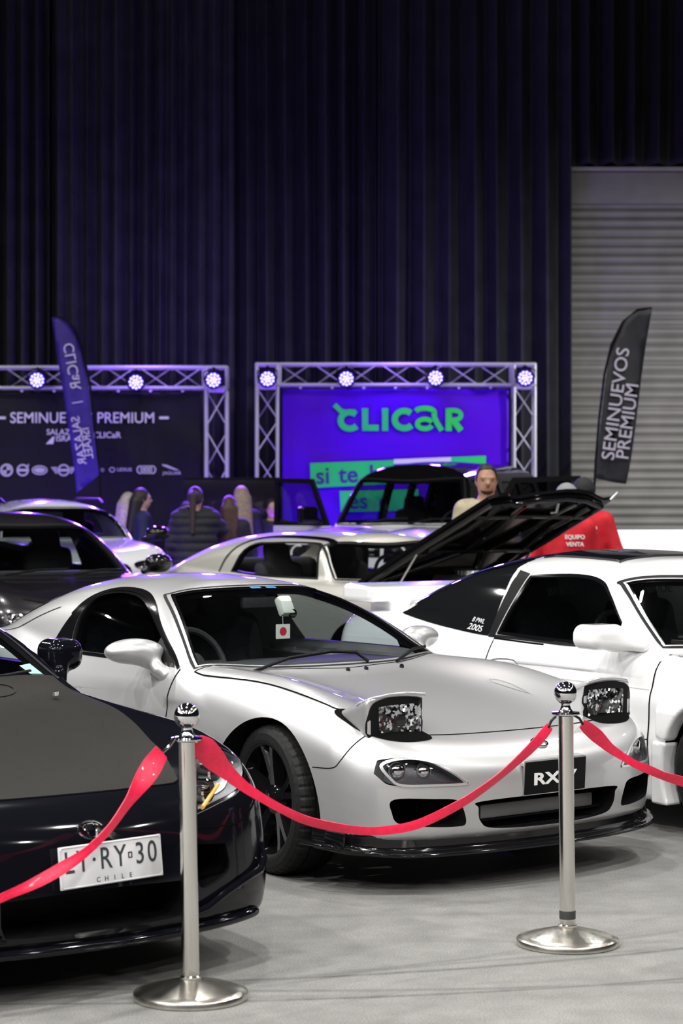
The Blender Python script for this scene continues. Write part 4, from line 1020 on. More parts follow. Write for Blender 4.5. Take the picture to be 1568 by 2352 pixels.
    lathe('disc', [(0, -.0022), (.021, -.0022), (.021, .0022), (0, .0022)], M_RED, tg, 28, 'X')
    tube('string', [(0, 0, .035), (0, -.002, .075)], .001, M_WHT, tg, 5)
    return root
RXROOT = build_rx()
# ------------------------------------------------------------------ black coupe in the left foreground
def su_cavity(x, y, z):
    return np.minimum(np.maximum(su_green(x, y, z)+.045, .86-z), sd_box(x, y, z, (-1.62, 0, .62), (.76, .66, .29), .05))
def su_shell(x, y, z): return np.maximum(su_body(x, y, z), -su_cavity(x, y, z))
def build_supra():
    pose = Matrix.Translation((-1.342, 7.55, 0)) @ Matrix.Rotation(math.radians(37)-PI/2, 4, 'Z')
    root = thing('sports_car', (-1.342, 7.55, 0), math.radians(37)-PI/2,
                 'black sports car with dull carbon bonnet and white number plate in the left foreground', 'car')
    BLK = pbr('black_car_paint', (.0040, .0042, .0065), .07, spec=.34)
    CARB = noise_mat('carbon_bonnet', (.0075, .0069, .0056), (.014, .0128, .0105), 160, .52, .05); CARB.node_tree.nodes['Principled BSDF'].inputs['Specular IOR Level'].default_value = .09
    BOWL = pbr('satin_bowl', (.46, .46, .48), .3, .25)
    body = mesh_obj('body', *sdf_mesh(su_shell, (-3.7, -1.05, .05), (1.2, 1.05, 1.4), .022), [BLK, M_SAT, BOWL], root)
    p0 = np.array((-.36, 0, .845)); t = np.array((-.872, 0, .49)); n = np.array((.49, 0, .872))
    ws = lambda a, b: p0+t*b+np.array((0, a, 0))+n*.5
    WS = spline_loop([(-.70, .195), (-.36, .115), (0, .085), (.36, .115), (.70, .195), (.61, .52), (.50, .82), (.44, .845), (.22, .81), (0, .80), (-.22, .81), (-.44, .845), (-.50, .82), (-.61, .52)], 6, True, (0, 4))
    SIDE = spline_loop([(-.70, .92), (-.95, 1.06), (-1.15, 1.15), (-1.35, 1.195), (-1.6, 1.20), (-1.85, 1.17), (-2.0, 1.10), (-2.05, .95), (-1.4, .925)], 5, True, (0, 7))
    HEAD = spline_loop([(.415, .538), (.432, .585), (.50, .645), (.566, .683), (.639, .715), (.694, .718), (.735, .695), (.756, .658), (.645, .588), (.524, .560)], 5, True, (0,))
    INT = spline_loop([(.40, .443), (.535, .430), (.545, .345), (.47, .305), (.40, .308)], 4, True, (0, 1))
    MOU = spline_loop([(-.34, .335), (0, .345), (.34, .335), (.33, .235), (.25, .215), (-.25, .215), (-.33, .235)], 4, True, (0, 2))
    cut = [prism_bm([ws(a, b)-n*.15 for a, b in scale_loop(WS, .97, .95)], -n*.55), prism_bm([(1.25, a, b) for a, b in MOU], (-.55, 0, 0))]
    for s in (-1, 1):
        for cx in (0.0, -2.55):
            bm = bmesh.new(); add_lathe(bm, [(0, 0), (.365, 0), (.365, .36), (0, .36)], 64, 'Y', Matrix.Translation((cx, .62 if s > 0 else -.98, .31)))
            for f in bm.faces: f.material_index = 1
            cut.append(bm)
        cut.append(prism_bm([(a, s*1.2, b) for a, b in scale_loop(SIDE, .97, .93)], (0, -s*.8, 0)))
        cut.append(prism_bm([(1.25, s*a, b) for a, b in HEAD], (-.74, s*.0, -.0), 2))
        cut.append(prism_bm([(1.25, s*a, b) for a, b in INT], (-.55, 0, 0)))
    carve(body, cut); field_shade(body, su_body)
    patch('windshield', su_green, scale_loop(WS, .985, .975), (), ws, -n, 1.0, -.012, M_GLASS, root, .05)
    patch('windshield_border', su_green, scale_loop(WS, .992, .988), (scale_loop(WS, .94, .90),), ws, -n, 1.0, -.008, M_BLK, root, .05)
    strip('windshield_seal', su_body, WS, .016, ws, -n, 1.0, .002, M_RUB, root, closed=True, raw=True)
    patch('registration_sticker', su_green, [(.60, .19), (.655, .215), (.625, .30), (.565, .275)], (), ws, -n, 1.0, -.006, pbr('mint_sticker', (.30, .55, .48), .5), root, .05)
    top = lambda a, b: np.array((a, b, 1.6))
    half = [(-.47, 0), (-.495, .3), (-.56, .60), (-.572, .688), (-.43, .690), (-.10, .663), (.17, .597), (.40, .533), (.53, .508), (.668, .457), (.735, .435), (.762, .40), (.776, .2), (.78, 0)]
    hood = spline_loop(half+[(a, -b) for a, b in half[-2:0:-1]], 5, True, (3, 11, 15, 23))
    patch('bonnet', su_body, inset_loop(hood, .003), (), top, (0, 0, -1), 1.5, .002, CARB, root, .05)
    strip('bonnet_edge', su_body, hood, .006, top, (0, 0, -1), 1.5, .0026, M_CHR if False else BLK, root, closed=True, raw=True)
    strip('bonnet_duct', su_body, spline_loop([(-.46, .40), (-.41, .432), (-.355, .34), (-.38, .20), (-.43, .22)], 5), .012, top, (0, 0, -1), 1.5, .005, CARB, root, closed=True, raw=True)
    lathe('washer_nozzle', [(0, -.01), (.012, -.01), (.012, .006), (0, .009)], M_CHR, root, 14, 'Z', Matrix.Translation((-.30, .545, .853)))
    fr = lambda a, b: np.array((1.3, a, b))
    for s in (-1, 1):
        hd = [(s*a, b) for a, b in HEAD]
        hl = patch('headlamp', su_body, inset_loop(hd, .002), (), fr, (-1, 0, 0), 1.1, -.003, M_LENS, root, .03)
        strip('headlamp_rim', su_body, inset_loop(hd, .006), .010, fr, (-1, 0, 0), 1.1, -.001, M_CHR, hl, closed=True, raw=True)
        back = lambda x, y, z: np.maximum(su_body(x, y, z)+.055, x-.93)
        patch('headlamp_bowl', back, scale_loop(hd, .93, .90), (), fr, (-1, 0, 0), 1.1, 0, BOWL, hl, .03)
        for (ly, lz, lr, lx) in ((.625, .645, .052, .665), (.515, .598, .036, .775)):
            Mx = Matrix.Translation((lx, s*ly, lz)) @ Matrix.Rotation(s*.45, 4, 'Z')
            lathe('lamp_bowl', [(lr*1.12, -.03), (lr*1.18, .012), (lr*1.05, .018), (lr, .006), (lr*.8, -.012), (0, -.02)], M_CHR, hl, 36, 'X', Mx)
            lathe('lamp_eye', [(lr*.92, -.012), (lr*.75, .008), (lr*.4, .02), (0, .024)], M_BLK, hl, 36, 'X', Mx)
        bm = bmesh.new(); add_tube(bm, [(.862, s*.45, .557), (.80, s*.53, .592), (.775, s*.57, .615)], .007, 8); bm_obj('amber_insert', bm, pbr('amber_insert', (.75, .42, .10), .3), hl, True)
        # mirror
        def fm(x, y, z, s=s):
            q = y*s; e = smax(sd_box(x, q, z, (-.84, .868, .958), (.085, .078, .064), .05), -(x+.905), .01)
            return smin(e, sd_capsule(x, q, z, (-.80, .845, .915), (-.735, .80, .835), .032, .036), .04)
        mi = sdf_obj('side_mirror', fm, (-1.02, min(s*.72, s*1.03), .78), (-.66, max(s*.72, s*1.03), 1.06), .011, BLK, root)
        patch('mirror_glass', fm, [(s*(.868+.062*math.cos(k)), .958+.05*math.sin(k)) for k in np.linspace(0, 2*PI, 28, endpoint=False)], (), lambda a, b: np.array((-1.2, a, b)), (1, 0, 0), .6, .002, M_MIRR, mi, .03)
        sd = lambda a, b, s=s: np.array((a, s*1.3, b))
        patch('side_window', su_body, scale_loop(SIDE, .98, .96), (), sd, (0, -s, 0), 1.0, -.012, M_TINT2, root, .06)
        patch('window_frame', su_body, SIDE, (scale_loop(SIDE, .96, .92),), sd, (0, -s, 0), 1.0, .002, M_BLK, root, .04)
        # raised ridge that runs down the bumper corner, and the lower lip crease
        bm = bmesh.new(); add_tube(bm, [(.772, s*.752, .400), (.800, s*.742, .352), (.836, s*.70, .318), (.872, s*.61, .298), (.905, s*.515, .270), (.932, s*.42, .232), (.945, s*.33, .214)], .013, 10, True, [.006, .013, .015, .014, .013, .012, .006]); bm_obj('bumper_ridge', bm, BLK, root, True)
        strip('bumper_seam', su_body, [(.36, .502), (.50, .492), (.59, .487), (.658, .508), (.715, .540), (.76, .58)], .006, lambda a, b, s=s: np.array((1.3, s*a, b)), (-1, 0, 0), 1.1, .002, M_GAP, root)
        strip('fender_gap', su_body, [(.78, .655), (.70, .73), (.50, .80)], .005, lambda a, b, s=s: np.array((a, s*b, 1.6)), (0, 0, -1), 1.5, .002, M_GAP, root)
    def fs(x, y, z):
        ay = np.sqrt(y*y+1e-4); nose = .968-.24*ay**2-.18*(ay/.9)**8
        zc = .165+.012*(ay/.9)**2
        return smax(smax(abs(z-zc)-.016, x-nose, .02), smax(ay-.72, .5-x, .02), .015)
    sdf_obj('front_lip', fs, (.3, -1, .1), (1.1, 1, .24), .014, BLK, root)
    # number plate
    c = Vector((.956, .040, .428)); u = Vector((-.022, .39, .006)).normalized(); v = Vector((-.014, 0, .126))
    M = frame(c, u, v); pl = thing('number_plate'); pl.parent = root; pl.matrix_basis = M
    WP = pbr('plate_white', (.62, .62, .64), .35); PB = pbr('plate_black', (.03, .035, .04), .5)
    bm = bmesh.new(); add_box(bm, (0, 0, 0), (.392, .134, .006), None, .0028, 2); bm_obj('plate_panel', bm, WP, pl, True)
    rim = spline_loop([(-.192, .055), (-.185, .063), (.185, .063), (.192, .055), (.192, -.055), (.185, -.063), (-.185, -.063), (-.192, -.055)], 1)
    bm = bmesh.new(); add_tube(bm, [(a, b, .0035) for a, b in rim]+[(rim[0][0], rim[0][1], .0035)], .0022, 6, False); bm_obj('plate_rim', bm, WP, pl, True)
    for (s_, x_) in (('L', -.160), ('Y', -.108), ('R', -.022), ('Y', .034), ('3', .110), ('0', .158)):
        text_obj('plate_character', s_, .098, Matrix.Translation((x_, .012, .0035)), PB, pl, .0006, .004, sx=.80)
    text_obj('plate_dot', '·', .09, Matrix.Translation((-.066, .012, .0035)), PB, pl, .0006, .004)
    bm = bmesh.new()
    for a, b, w, h in ((.072, .022, .016, .004), (.072, .006, .016, .004), (.066, .014, .004, .012), (.078, .014, .004, .012)): add_box(bm, (a, b, .0037), (w, h, .001))
    bm_obj('plate_crest', bm, PB, pl)
    for k, ch in enumerate('CHILE'): text_obj('plate_country', ch, .022, Matrix.Translation((-.055+.031*k, -.050, .0035)), PB, pl, .0005, .002)
    # emblem
    O = np.array([[1.3, -.012, .530]]); tt = project(su_body, O, np.array([[-1., 0, 0]]), .8); P = O[0]-np.array((tt[0], 0, 0)); N = unit(grad(su_body, P[None]))[0]
    Mx = frame(P+N*.003, (0, 1, 0), np.cross(N, (0, 1, 0))); bm = bmesh.new()
    for (a, b) in ((.046, .031), (.018, .030), (.030, .013)): add_tube(bm, [Mx @ Vector((a*math.cos(k), b*math.sin(k)+(.009 if b < .02 else 0), 0)) for k in np.linspace(0, 2*PI, 33)], .0035, 6, False)
    bm_obj('nose_emblem', bm, M_CHR, root, True)
    for s in (-1, 1):
        wheel(root, (0, s*.75, .318), .318, .235, .235, 5, M_BLK, 0, s, 'single'); wheel(root, (-2.55, s*.76, .318), .318, .255, .235, 5, M_BLK, 0, s, 'single')
    seat(root, -1.6, -.36, .34); seat(root, -1.6, .36, .34)
    sdf_obj('dashboard', lambda x, y, z: sd_box(x, y, z, (-.92, 0, .76), (.24, .68, .11), .06), (-1.25, -.75, .5), (-.5, .75, .95), .03, M_INT, root, 2)
    steering_wheel(root, (-1.2, .36, .84))
    for pts in ([(-.46, -.45, .872), (-.52, -.2, .905), (-.54, .12, .918)], [(-.46, .22, .872), (-.53, .42, .905), (-.60, .60, .915)]): tube('wiper', pts, .008, M_SAT, root, 8)
    return root
build_supra()
# ------------------------------------------------------------------ white hatch coupe on the right
def build_white():
    root = thing('hatchback_car', (2.45, 10.417, 0), math.radians(34.5)-PI/2, 'white hatchback coupe with black sunroof and rear spoiler at the right edge', 'car')
    WHT = pbr('white_car_paint', (.86, .86, .865), .18, coat=1.0)
    P = dict(
        C=((1.2, .55), (.9, .64), (.5, .715), (0, .775), (-.4, .825), (-.6, .85), (-1.2, .86), (-1.8, .868), (-2.4, .905), (-2.75, .945), (-3.05, .95), (-3.4, .92)),
        E=((.9, 0), (.4, .02), (0, .03), (-.4, .01), (-1, 0), (-2.5, .0), (-3.3, 0)),
        W=((1.2, .80), (.5, .86), (0, .88), (-.45, .858), (-1.1, .838), (-1.8, .845), (-2.5, .875), (-3.0, .86), (-3.4, .82)),
        S=((.05, -.05), (.14, -.025), (.25, -.008), (.40, 0), (.55, -.004), (.66, -.010), (.69, -.022), (.78, -.05), (.86, -.09), (.95, -.16), (1.1, -.3)),
        N=((0, -.03), (.2, .0), (.4, .01), (.55, 0), (.65, -.08), (.8, -.25)), nose=(.90, .16, .16), tail=(-3.38, .10), zb=.135,
        R=((-.2, 1.23), (-.9, 1.275), (-1.2, 1.302), (-1.5, 1.316), (-1.8, 1.312), (-2.1, 1.278), (-2.4, 1.208), (-2.7, 1.105), (-2.9, 1.02), (-3.05, .95), (-3.2, .88)),
        G=((-.3, .735), (-.7, .765), (-1.3, .785), (-1.9, .775), (-2.4, .735), (-2.8, .67), (-3.2, .56)), k=(.09, .08, .035, .06), rdrop=.024,
        ws=(-.455, .2, .845, .64, .768), gslope=(.40, .45, .86), belt=.86, gx=-3.05, top=1.35, wb=2.475, wr=.312, wy=.76, arch=.36,
        wso=(.665, .60, .10, .60, .02), cavity=((-1.65, 0, .60), (.80, .64, .27)),
        side=[([(-.655, .862), (-.70, .90), (-.822, 1.005), (-.954, 1.118), (-1.07, 1.185), (-1.276, 1.212), (-1.645, 1.200), (-1.685, 1.06), (-1.735, .882), (-1.2, .865)], (0, 6, 8))])
    F = gen_car(root, P, WHT, .022, M_GLASS, M_TINT2); B = F['body']
    BG = pbr('black_glass', (.008, .009, .010), .04, coat=1.0)
    body = [c for c in root.children if c.name.startswith('body')][0]; body.data.materials.append(BG)
    for f in body.data.polygons:
        x, z = f.center.x, f.center.z
        if f.material_index == 0 and f.normal.z > -.2 and -2.80 < x < -1.82 and z > .90+.085*max(0, -1.85-x)+.012 and z > 1.02-.16*(x+2.6 if x > -2.6 else 0)-.02: f.material_index = 2
    for s in (-1, 1):
        sd = lambda a, b, s=s: np.array((a, s*1.3, b)); D = (0, -s, 0)
        q = spline_loop([(-1.80, 1.225), (-1.94, 1.206), (-2.15, 1.17), (-2.36, 1.108), (-2.58, 1.025), (-2.755, .955), (-2.68, .944), (-2.348, .908), (-2.0, .880), (-1.808, .870), (-1.79, .95)], 5, True, (0, 5, 9))
        patch('quarter_glass', B, q, (), sd, D, 1.2, .003, BG, root, .05)
        patch('pillar_trim', B, spline_loop([(-1.655, 1.205), (-1.695, 1.06), (-1.748, .870), (-1.802, .868), (-1.785, 1.0), (-1.765, 1.222)], 3, True, (0, 2, 3, 5)), (), sd, D, 1.2, .004, M_SAT, root, .04)
        patch('belt_trim', B, [(-.62, .848), (-1.2, .852), (-1.80, .866), (-1.80, .880), (-1.2, .868), (-.62, .862)], (), sd, D, 1.2, .004, M_SAT, root, .05)
        door = spline_loop([(-.462, .842), (-.455, .65), (-.468, .44), (-.49, .24), (-.8, .225), (-1.5, .23), (-1.70, .30), (-1.775, .5), (-1.76, .75), (-1.745, .860), (-1.2, .846)], 5, True, (0, 9))
        patch('door', B, inset_loop(door, .004), (), sd, D, 1.2, .0014, WHT, root, .06)
        strip('door_gap', B, door[:50], .009, sd, D, 1.2, .0022, M_GAP, root, raw=True)
        strip('body_crease_shade', B, [(-.47, .676), (-1.1, .682), (-1.75, .69)], .004, sd, D, 1.2, .0022, pbr('crease_shade', (.45, .45, .46), .4), root)  # grey strip paints shade along the body crease; no gap there
        strip('skirt_seam', B, [(-.47, .437), (-.6, .432), (-1.2, .425), (-1.9, .425)], .005, sd, D, 1.2, .0022, M_GAP, root)
        patch('door_handle', B, spline_loop([(-1.70, .745), (-1.53, .752), (-1.52, .715), (-1.69, .705)], 3), (), sd, D, 1.2, .006, WHT, root, .03)
        strip('handle_rim', B, spline_loop([(-1.705, .75), (-1.525, .757), (-1.515, .712), (-1.695, .70)], 3), .004, sd, D, 1.2, .0024, M_GAP, root, closed=True, raw=True)
        # wide wing: upper flare with a vent fold and a lower panel behind the front wheel
        def fw(x, y, z, s=s):
            q = y*s; w = .872+.045*np.clip((x+.42)/.35, 0, 1)
            a = smax(smax(q-w+.25*np.maximum(z-.58, 0), .80-q, .01), smax(abs(z-.535)-.085-.10*np.clip(x+.42, 0, 1), abs(x-.02)-.425, .02), .02)
            b = smax(smax(q-w, .78-q, .01), smax(abs(z-.285)-.150, abs(x+.33)-.10, .015), .012)
            return smax(smin(a, b, .01), .345-np.sqrt(x*x+(z-.31)**2), .02)
        fl = sdf_obj('wing_flare', fw, (-.48, min(s*.76, s*.95), .1), (.5, max(s*.76, s*.95), .75), .014, WHT, root)
        def fm(x, y, z, s=s):
            q = y*s; e = smax(sd_box(x, q, z, (-.745, .925, .922), (.10, .115, .062), .055), -(x+.815), .012)
            return smin(e, sd_capsule(x, q, z, (-.70, .86, .90), (-.60, .765, .878), .042, .030), .05)
        mi = sdf_obj('side_mirror', fm, (-.9, min(s*.7, s*1.08), .82), (-.55, max(s*.7, s*1.08), 1.02), .011, WHT, root)
        patch('mirror_glass', fm, [(s*(.93+.09*math.cos(k)), .922+.05*math.sin(k)) for k in np.linspace(0, 2*PI, 28, endpoint=False)], (), lambda a, b: np.array((-1.2, a, b)), (1, 0, 0), .6, .002, M_MIRR, mi, .03)
        patch('mirror_sail', B, [(-.635, .866), (-.795, .99), (-.80, .872)], (), sd, D, 1.2, .005, WHT, root, .04)
    # decals on the right rear glass
    DEC = pbr('decal_white', (.75, .75, .75), .5)
    def on_side(x, z): 
        t = project(B, np.array([[x, -1.3, z]]), np.array([[0, 1., 0]]), 1.2)[0]; P_ = np.array((x, -1.3+t, z)); N = unit(grad(B, P_[None]))[0]; return P_, N
    for (x, z, s_, sz, sx) in ((-1.915, .902, '200SX', .050, 1.3), (-1.915, .942, 'B PWL F', .038, .95)):
        P_, N = on_side(x, z); text_obj('decal', s_, sz, frame(P_+N*.006, (1, 0, -.10), np.cross(N, (1, 0, 0))), DEC, root, .0004, .002, shear=.25, sx=sx)
    top = lambda a, b: np.array((a, b, 1.8))
    patch('sunroof', B, spline_loop([(-1.20, -.40), (-1.70, -.40), (-1.76, -.36), (-1.76, .36), (-1.70, .40), (-1.20, .40), (-1.17, .35), (-1.17, -.35)], 3), (), top, (0, 0, -1), 1.5, .012, BG, root, .06, thick=.02)
    patch('hatch_glass', B, spline_loop([(-1.90, -.50), (-2.3, -.52), (-2.78, -.50), (-2.84, 0), (-2.78, .50), (-2.3, .52), (-1.90, .50), (-1.88, 0)], 4), (), top, (0, 0, -1), 1.5, .004, BG, root, .07)
    for x, y in ((-1.22, -.25), (-1.30, .1), (-1.25, .3)): lathe('roof_stud', [(0, 0), (.028, 0), (.02, .014), (0, .018)], M_BLK, root, 16, 'Z', Matrix.Translation((x, y, 1.285)))
    fr = lambda a, b: np.array((1.3, a, b))
    for L, nm in (([(-.42, .30), (-.36, .40), (.36, .40), (.42, .30), (.34, .20), (-.34, .20)], 'bumper_mouth'), ([(-.80, .42), (-.52, .44), (-.50, .34), (-.74, .32)], 'bumper_duct'), ([(.80, .42), (.74, .32), (.50, .34), (.52, .44)], 'bumper_duct')):
        patch(nm, B, spline_loop(L, 3), (), fr, (-1, 0, 0), 1.1, .004, M_SAT, root, .05)
    for s in (-1, 1):
        L = spline_loop([(s*.40, .575), (s*.62, .575), (s*.78, .57), (s*.76, .52), (s*.58, .515), (s*.40, .52)], 3)
        pl = patch('position_lamp', B, L, (), fr, (-1, 0, 0), 1.1, .004, M_REFL, root, .04); patch('position_lamp_lens', B, L, (), fr, (-1, 0, 0), 1.1, .010, M_LENS, pl, .04)
        strip('lamp_lid_seam', B, spline_loop([(.42, s*.44), (.42, s*.76), (.68, s*.74), (.72, s*.45)], 3), .006, top, (0, 0, -1), 1.5, .003, M_GAP, root, closed=True, raw=True)
        strip('bonnet_seam', B, [(-.42, s*.70), (0, s*.74), (.40, s*.755)], .007, top, (0, 0, -1), 1.5, .003, M_GAP, root)
    strip('bonnet_seam', B, [(.70, -.44), (.745, -.2), (.755, 0), (.745, .2), (.70, .44)], .007, top, (0, 0, -1), 1.5, .003, M_GAP, root)
    # rear spoiler
    fsp = lambda x, y, z: smin(smax(sd_box(x, y, z, (-3.16-.02*0, 0, 1.055), (.15, .70, .055), .035), (z-1.105-.12*(-3.16-x)), .02), np.minimum(sd_box(x, y, z, (-3.14, -.46, .98), (.11, .075, .09), .02), sd_box(x, y, z, (-3.14, .46, .98), (.11, .075, .09), .02)), .02)
    sdf_obj('rear_spoiler', fsp, (-3.4, -.8, .85), (-2.9, .8, 1.2), .018, WHT, root)
    for sy in (-.36, .36): seat(root, -1.50, sy, .36)
    GREY = pbr('seat_print', (.10, .10, .11), .7)
    for sy in (-.36, .36): text_obj('seat_print', 'BRIDE', .062, frame((-1.69, sy, 1.10), (0, 1, 0), (-.25, 0, 1)), GREY, root, .001, .01, sx=1.2)
    text_obj('seat_print', 'BRIDE', .062, frame((-1.70, -.605, 1.08), (1, 0, 0), (0, 0, 1)), GREY, root, .001, .01, sx=1.2) if False else None
    sdf_obj('dashboard', lambda x, y, z: sd_box(x, y, z, (-.92, 0, .74), (.24, .66, .10), .06), (-1.25, -.75, .5), (-.5, .75, .95), .03, M_INT, root, 2)
    steering_wheel(root, (-1.2, -.36, .84))
    tube('wiper', [(-.42, -.3, .86), (-.50, -.45, .885), (-.55, -.62, .90)], .008, M_SAT, root, 8)
    return root
build_white()
# ------------------------------------------------------------------ cars further back
SIDE4 = lambda zb, zt, xf, xm, xr: [([(xf, zb), (xf-.32, zb+.20*(zt-zb)/.35), (xf-.72, zt-.03), (xf-1.0, zt), (xm+.02, zt+.01), (xm-.03, zb+.02)], (0, 4, 5)),
                                    ([(xm-.09, zb+.02), (xm-.05, zt+.01), (xm-.6, zt-.005), (xr+.25, zt-.07), (xr, zb+.10), (xr+.06, zb+.025)], (0, 1, 5))]
def build_grey():
    root = thing('grey_car', (-2.213, 17.49, 0), math.radians(26)-PI/2, 'dark grey car facing forward behind the silver coupe roof at the left edge', 'car')
    GRY = metal_paint('dark_grey_metallic', (.014, .0125, .015), .35, .28)
    P = dict(C=((1.2, .66), (.9, .78), (.7, .83), (.3, .90), (-.1, .95), (-.5, .985), (-1.0, 1.0), (-2.6, 1.02), (-3.4, 1.02)), E=((.9, 0), (.5, .025), (-.2, .015), (-.7, 0)),
             W=((1.1, .83), (.5, .88), (0, .90), (-1.2, .89), (-2.6, .91), (-3.3, .85)), S=((.1, -.05), (.3, -.01), (.5, 0), (.7, -.01), (.85, -.04), (.95, -.09), (1.05, -.17), (1.2, -.3)),
             N=((.1, -.04), (.3, .0), (.5, .01), (.65, 0), (.75, -.04), (.9, -.22)), nose=(.90, .16, .14), tail=(-3.5, .1), zb=.17, rear=[([(-2.62, -.50), (-3.02, -.56), (-3.06, 0), (-3.02, .56), (-2.62, .50), (-2.58, 0)], 1.1)],
             R=((-.3, 1.46), (-1.0, 1.48), (-1.5, 1.515), (-1.9, 1.52), (-2.4, 1.47), (-2.9, 1.33), (-3.3, 1.15), (-3.5, 1.05)), G=((-.4, .74), (-1, .79), (-2, .79), (-2.8, .72), (-3.4, .58)),
             ws=(-.42, .24, .965, .50, .866), gslope=(.38, .35, .98), belt=.98, gx=-3.35, top=1.56, wb=2.75, wr=.335, wy=.80, arch=.385,
             wso=(.71, .555, .16, .93, .06), cavity=((-1.75, 0, .68), (.95, .68, .30)), side=SIDE4(1.0, 1.40, -.72, -1.72, -2.75))
    F = gen_car(root, P, GRY, .032, M_GLASS, M_TINT2); B = F['body']; fr = lambda a, b: np.array((1.3, a, b))
    for s in (-1, 1):
        L = spline_loop([(s*.40, .685), (s*.47, .725), (s*.66, .735), (s*.78, .74), (s*.76, .67), (s*.60, .645), (s*.45, .65)], 4)
        h = patch('headlamp', B, L, (), fr, (-1, 0, 0), 1.1, .006, M_REFL, root, .03); patch('headlamp_lens', B, L, (), fr, (-1, 0, 0), 1.1, .012, M_LENS, h, .04)
        mi = sdf_obj('side_mirror', lambda x, y, z, s=s: smin(smax(sd_ell(x, y*s, z, (-.62, 1.0, 1.075), (.10, .125, .085)), -(x+.68), .01), sd_capsule(x, y*s, z, (-.60, .86, 1.01), (-.62, .95, 1.04), .03, .03), .03), (-.8, min(s*.8, s*1.2), .95), (-.45, max(s*.8, s*1.2), 1.2), .02, M_BLK, root)
    patch('grille', B, spline_loop([(-.34, .70), (.34, .70), (.30, .56), (-.30, .56)], 3, True, (0, 1, 2, 3)), (), fr, (-1, 0, 0), 1.1, .006, M_SAT, root, .05)
    strip('bonnet_gap', B, [(.66, -.62), (.80, -.3), (.83, 0), (.80, .3), (.66, .62)], .012, lambda a, b: np.array((a, b, 1.8)), (0, 0, -1), 1.5, .003, M_GAP, root)
    for s in (-.38, .38): seat(root, -1.45, s, .52)
    sdf_obj('dashboard', lambda x, y, z: sd_box(x, y, z, (-.95, 0, .90), (.28, .68, .11), .06), (-1.3, -.75, .7), (-.5, .75, 1.1), .035, M_INT, root, 2)
    for pts in ([(-.36, -.45, 1.0), (-.44, -.15, 1.035), (-.45, .12, 1.04)], [(-.36, .15, 1.0), (-.44, .4, 1.03), (-.50, .62, 1.03)]): tube('wiper', pts, .010, M_SAT, root, 6)
build_grey()
def build_suv():
    root = thing('white_car', (-2.83, 22.85, 0), math.radians(20)-PI/2, 'white crossover lit violet by the truss lamps at the left', 'car')
    WHT = pbr('white_paint', (.72, .72, .76), .2, coat=1.0)
    P = dict(C=((1.2, .92), (.95, 1.02), (.7, 1.09), (.3, 1.14), (-.1, 1.17), (-.5, 1.20), (-1.0, 1.22), (-2.6, 1.22), (-3.4, 1.2)), E=((.9, 0), (.5, .03), (-.2, .02), (-.7, 0)),
             W=((1.1, .84), (.5, .90), (0, .92), (-1.2, .90), (-2.6, .91), (-3.3, .86)), S=((.1, -.05), (.3, -.01), (.6, 0), (.85, -.01), (1.0, -.04), (1.12, -.09), (1.22, -.17), (1.4, -.3)),
             N=((.1, -.06), (.35, .0), (.7, .01), (.85, 0), (.98, -.03), (1.1, -.16)), nose=(.90, .15, .14), tail=(-3.45, .08), zb=.22,
             R=((-.3, 1.60), (-1.0, 1.62), (-1.5, 1.65), (-2.0, 1.655), (-2.7, 1.62), (-3.1, 1.54), (-3.4, 1.35)), G=((-.4, .76), (-1, .80), (-2, .80), (-2.8, .76), (-3.4, .68)),
             ws=(-.40, .22, 1.185, .58, .815), gslope=(.36, .30, 1.2), belt=1.2, gx=-3.3, top=1.72, wb=2.7, wr=.35, wy=.82, arch=.40,
             wso=(.73, .60, .14, .70, .05), cavity=((-1.75, 0, .85), (.95, .68, .33)), side=SIDE4(1.22, 1.545, -.66, -1.7, -2.75))
    F = gen_car(root, P, WHT, .034, M_GLASS, M_TINT2); B = F['body']; fr = lambda a, b: np.array((1.3, a, b))
    for s in (-1, 1):
        L = spline_loop([(s*.42, .985), (s*.60, 1.02), (s*.78, 1.06), (s*.80, .98), (s*.62, .93), (s*.44, .93)], 4)
        h = patch('headlamp', B, L, (), fr, (-1, 0, 0), 1.1, .006, M_BLK, root, .03); patch('headlamp_lens', B, L, (), fr, (-1, 0, 0), 1.1, .012, M_LENS, h, .04)
        for k in (0, 1, 2): box('lamp_slat', (.80-.02*k, s*(.60+.02*k), .955+.028*k), (.012, .26, .008), M_SAT, h, .002)
        K = spline_loop([(s*.04, .97), (s*.33, .965), (s*.36, .80), (s*.06, .78)], 4); patch('grille', B, K, (), fr, (-1, 0, 0), 1.1, .006, M_BLK, root, .04)
        sdf_obj('side_mirror', lambda x, y, z, s=s: smin(smax(sd_ell(x, y*s, z, (-.52, 1.03, 1.27), (.11, .14, .085)), -(x+.58), .01), sd_capsule(x, y*s, z, (-.50, .86, 1.2), (-.52, .98, 1.23), .03, .03), .03), (-.7, min(s*.8, s*1.25), 1.12), (-.35, max(s*.8, s*1.25), 1.4), .02, M_BLK, root)
        tube('roof_rail', [(-1.15, s*.56, 1.605), (-1.35, s*.565, 1.655), (-2.5, s*.565, 1.66), (-2.8, s*.56, 1.60)], .014, M_SAT, root, 8)
    for s in (-.38, .38): seat(root, -1.45, s, .72)
    sdf_obj('dashboard', lambda x, y, z: sd_box(x, y, z, (-.95, 0, 1.10), (.28, .68, .11), .06), (-1.3, -.75, .9), (-.5, .75, 1.3), .035, M_INT, root, 2)
build_suv()
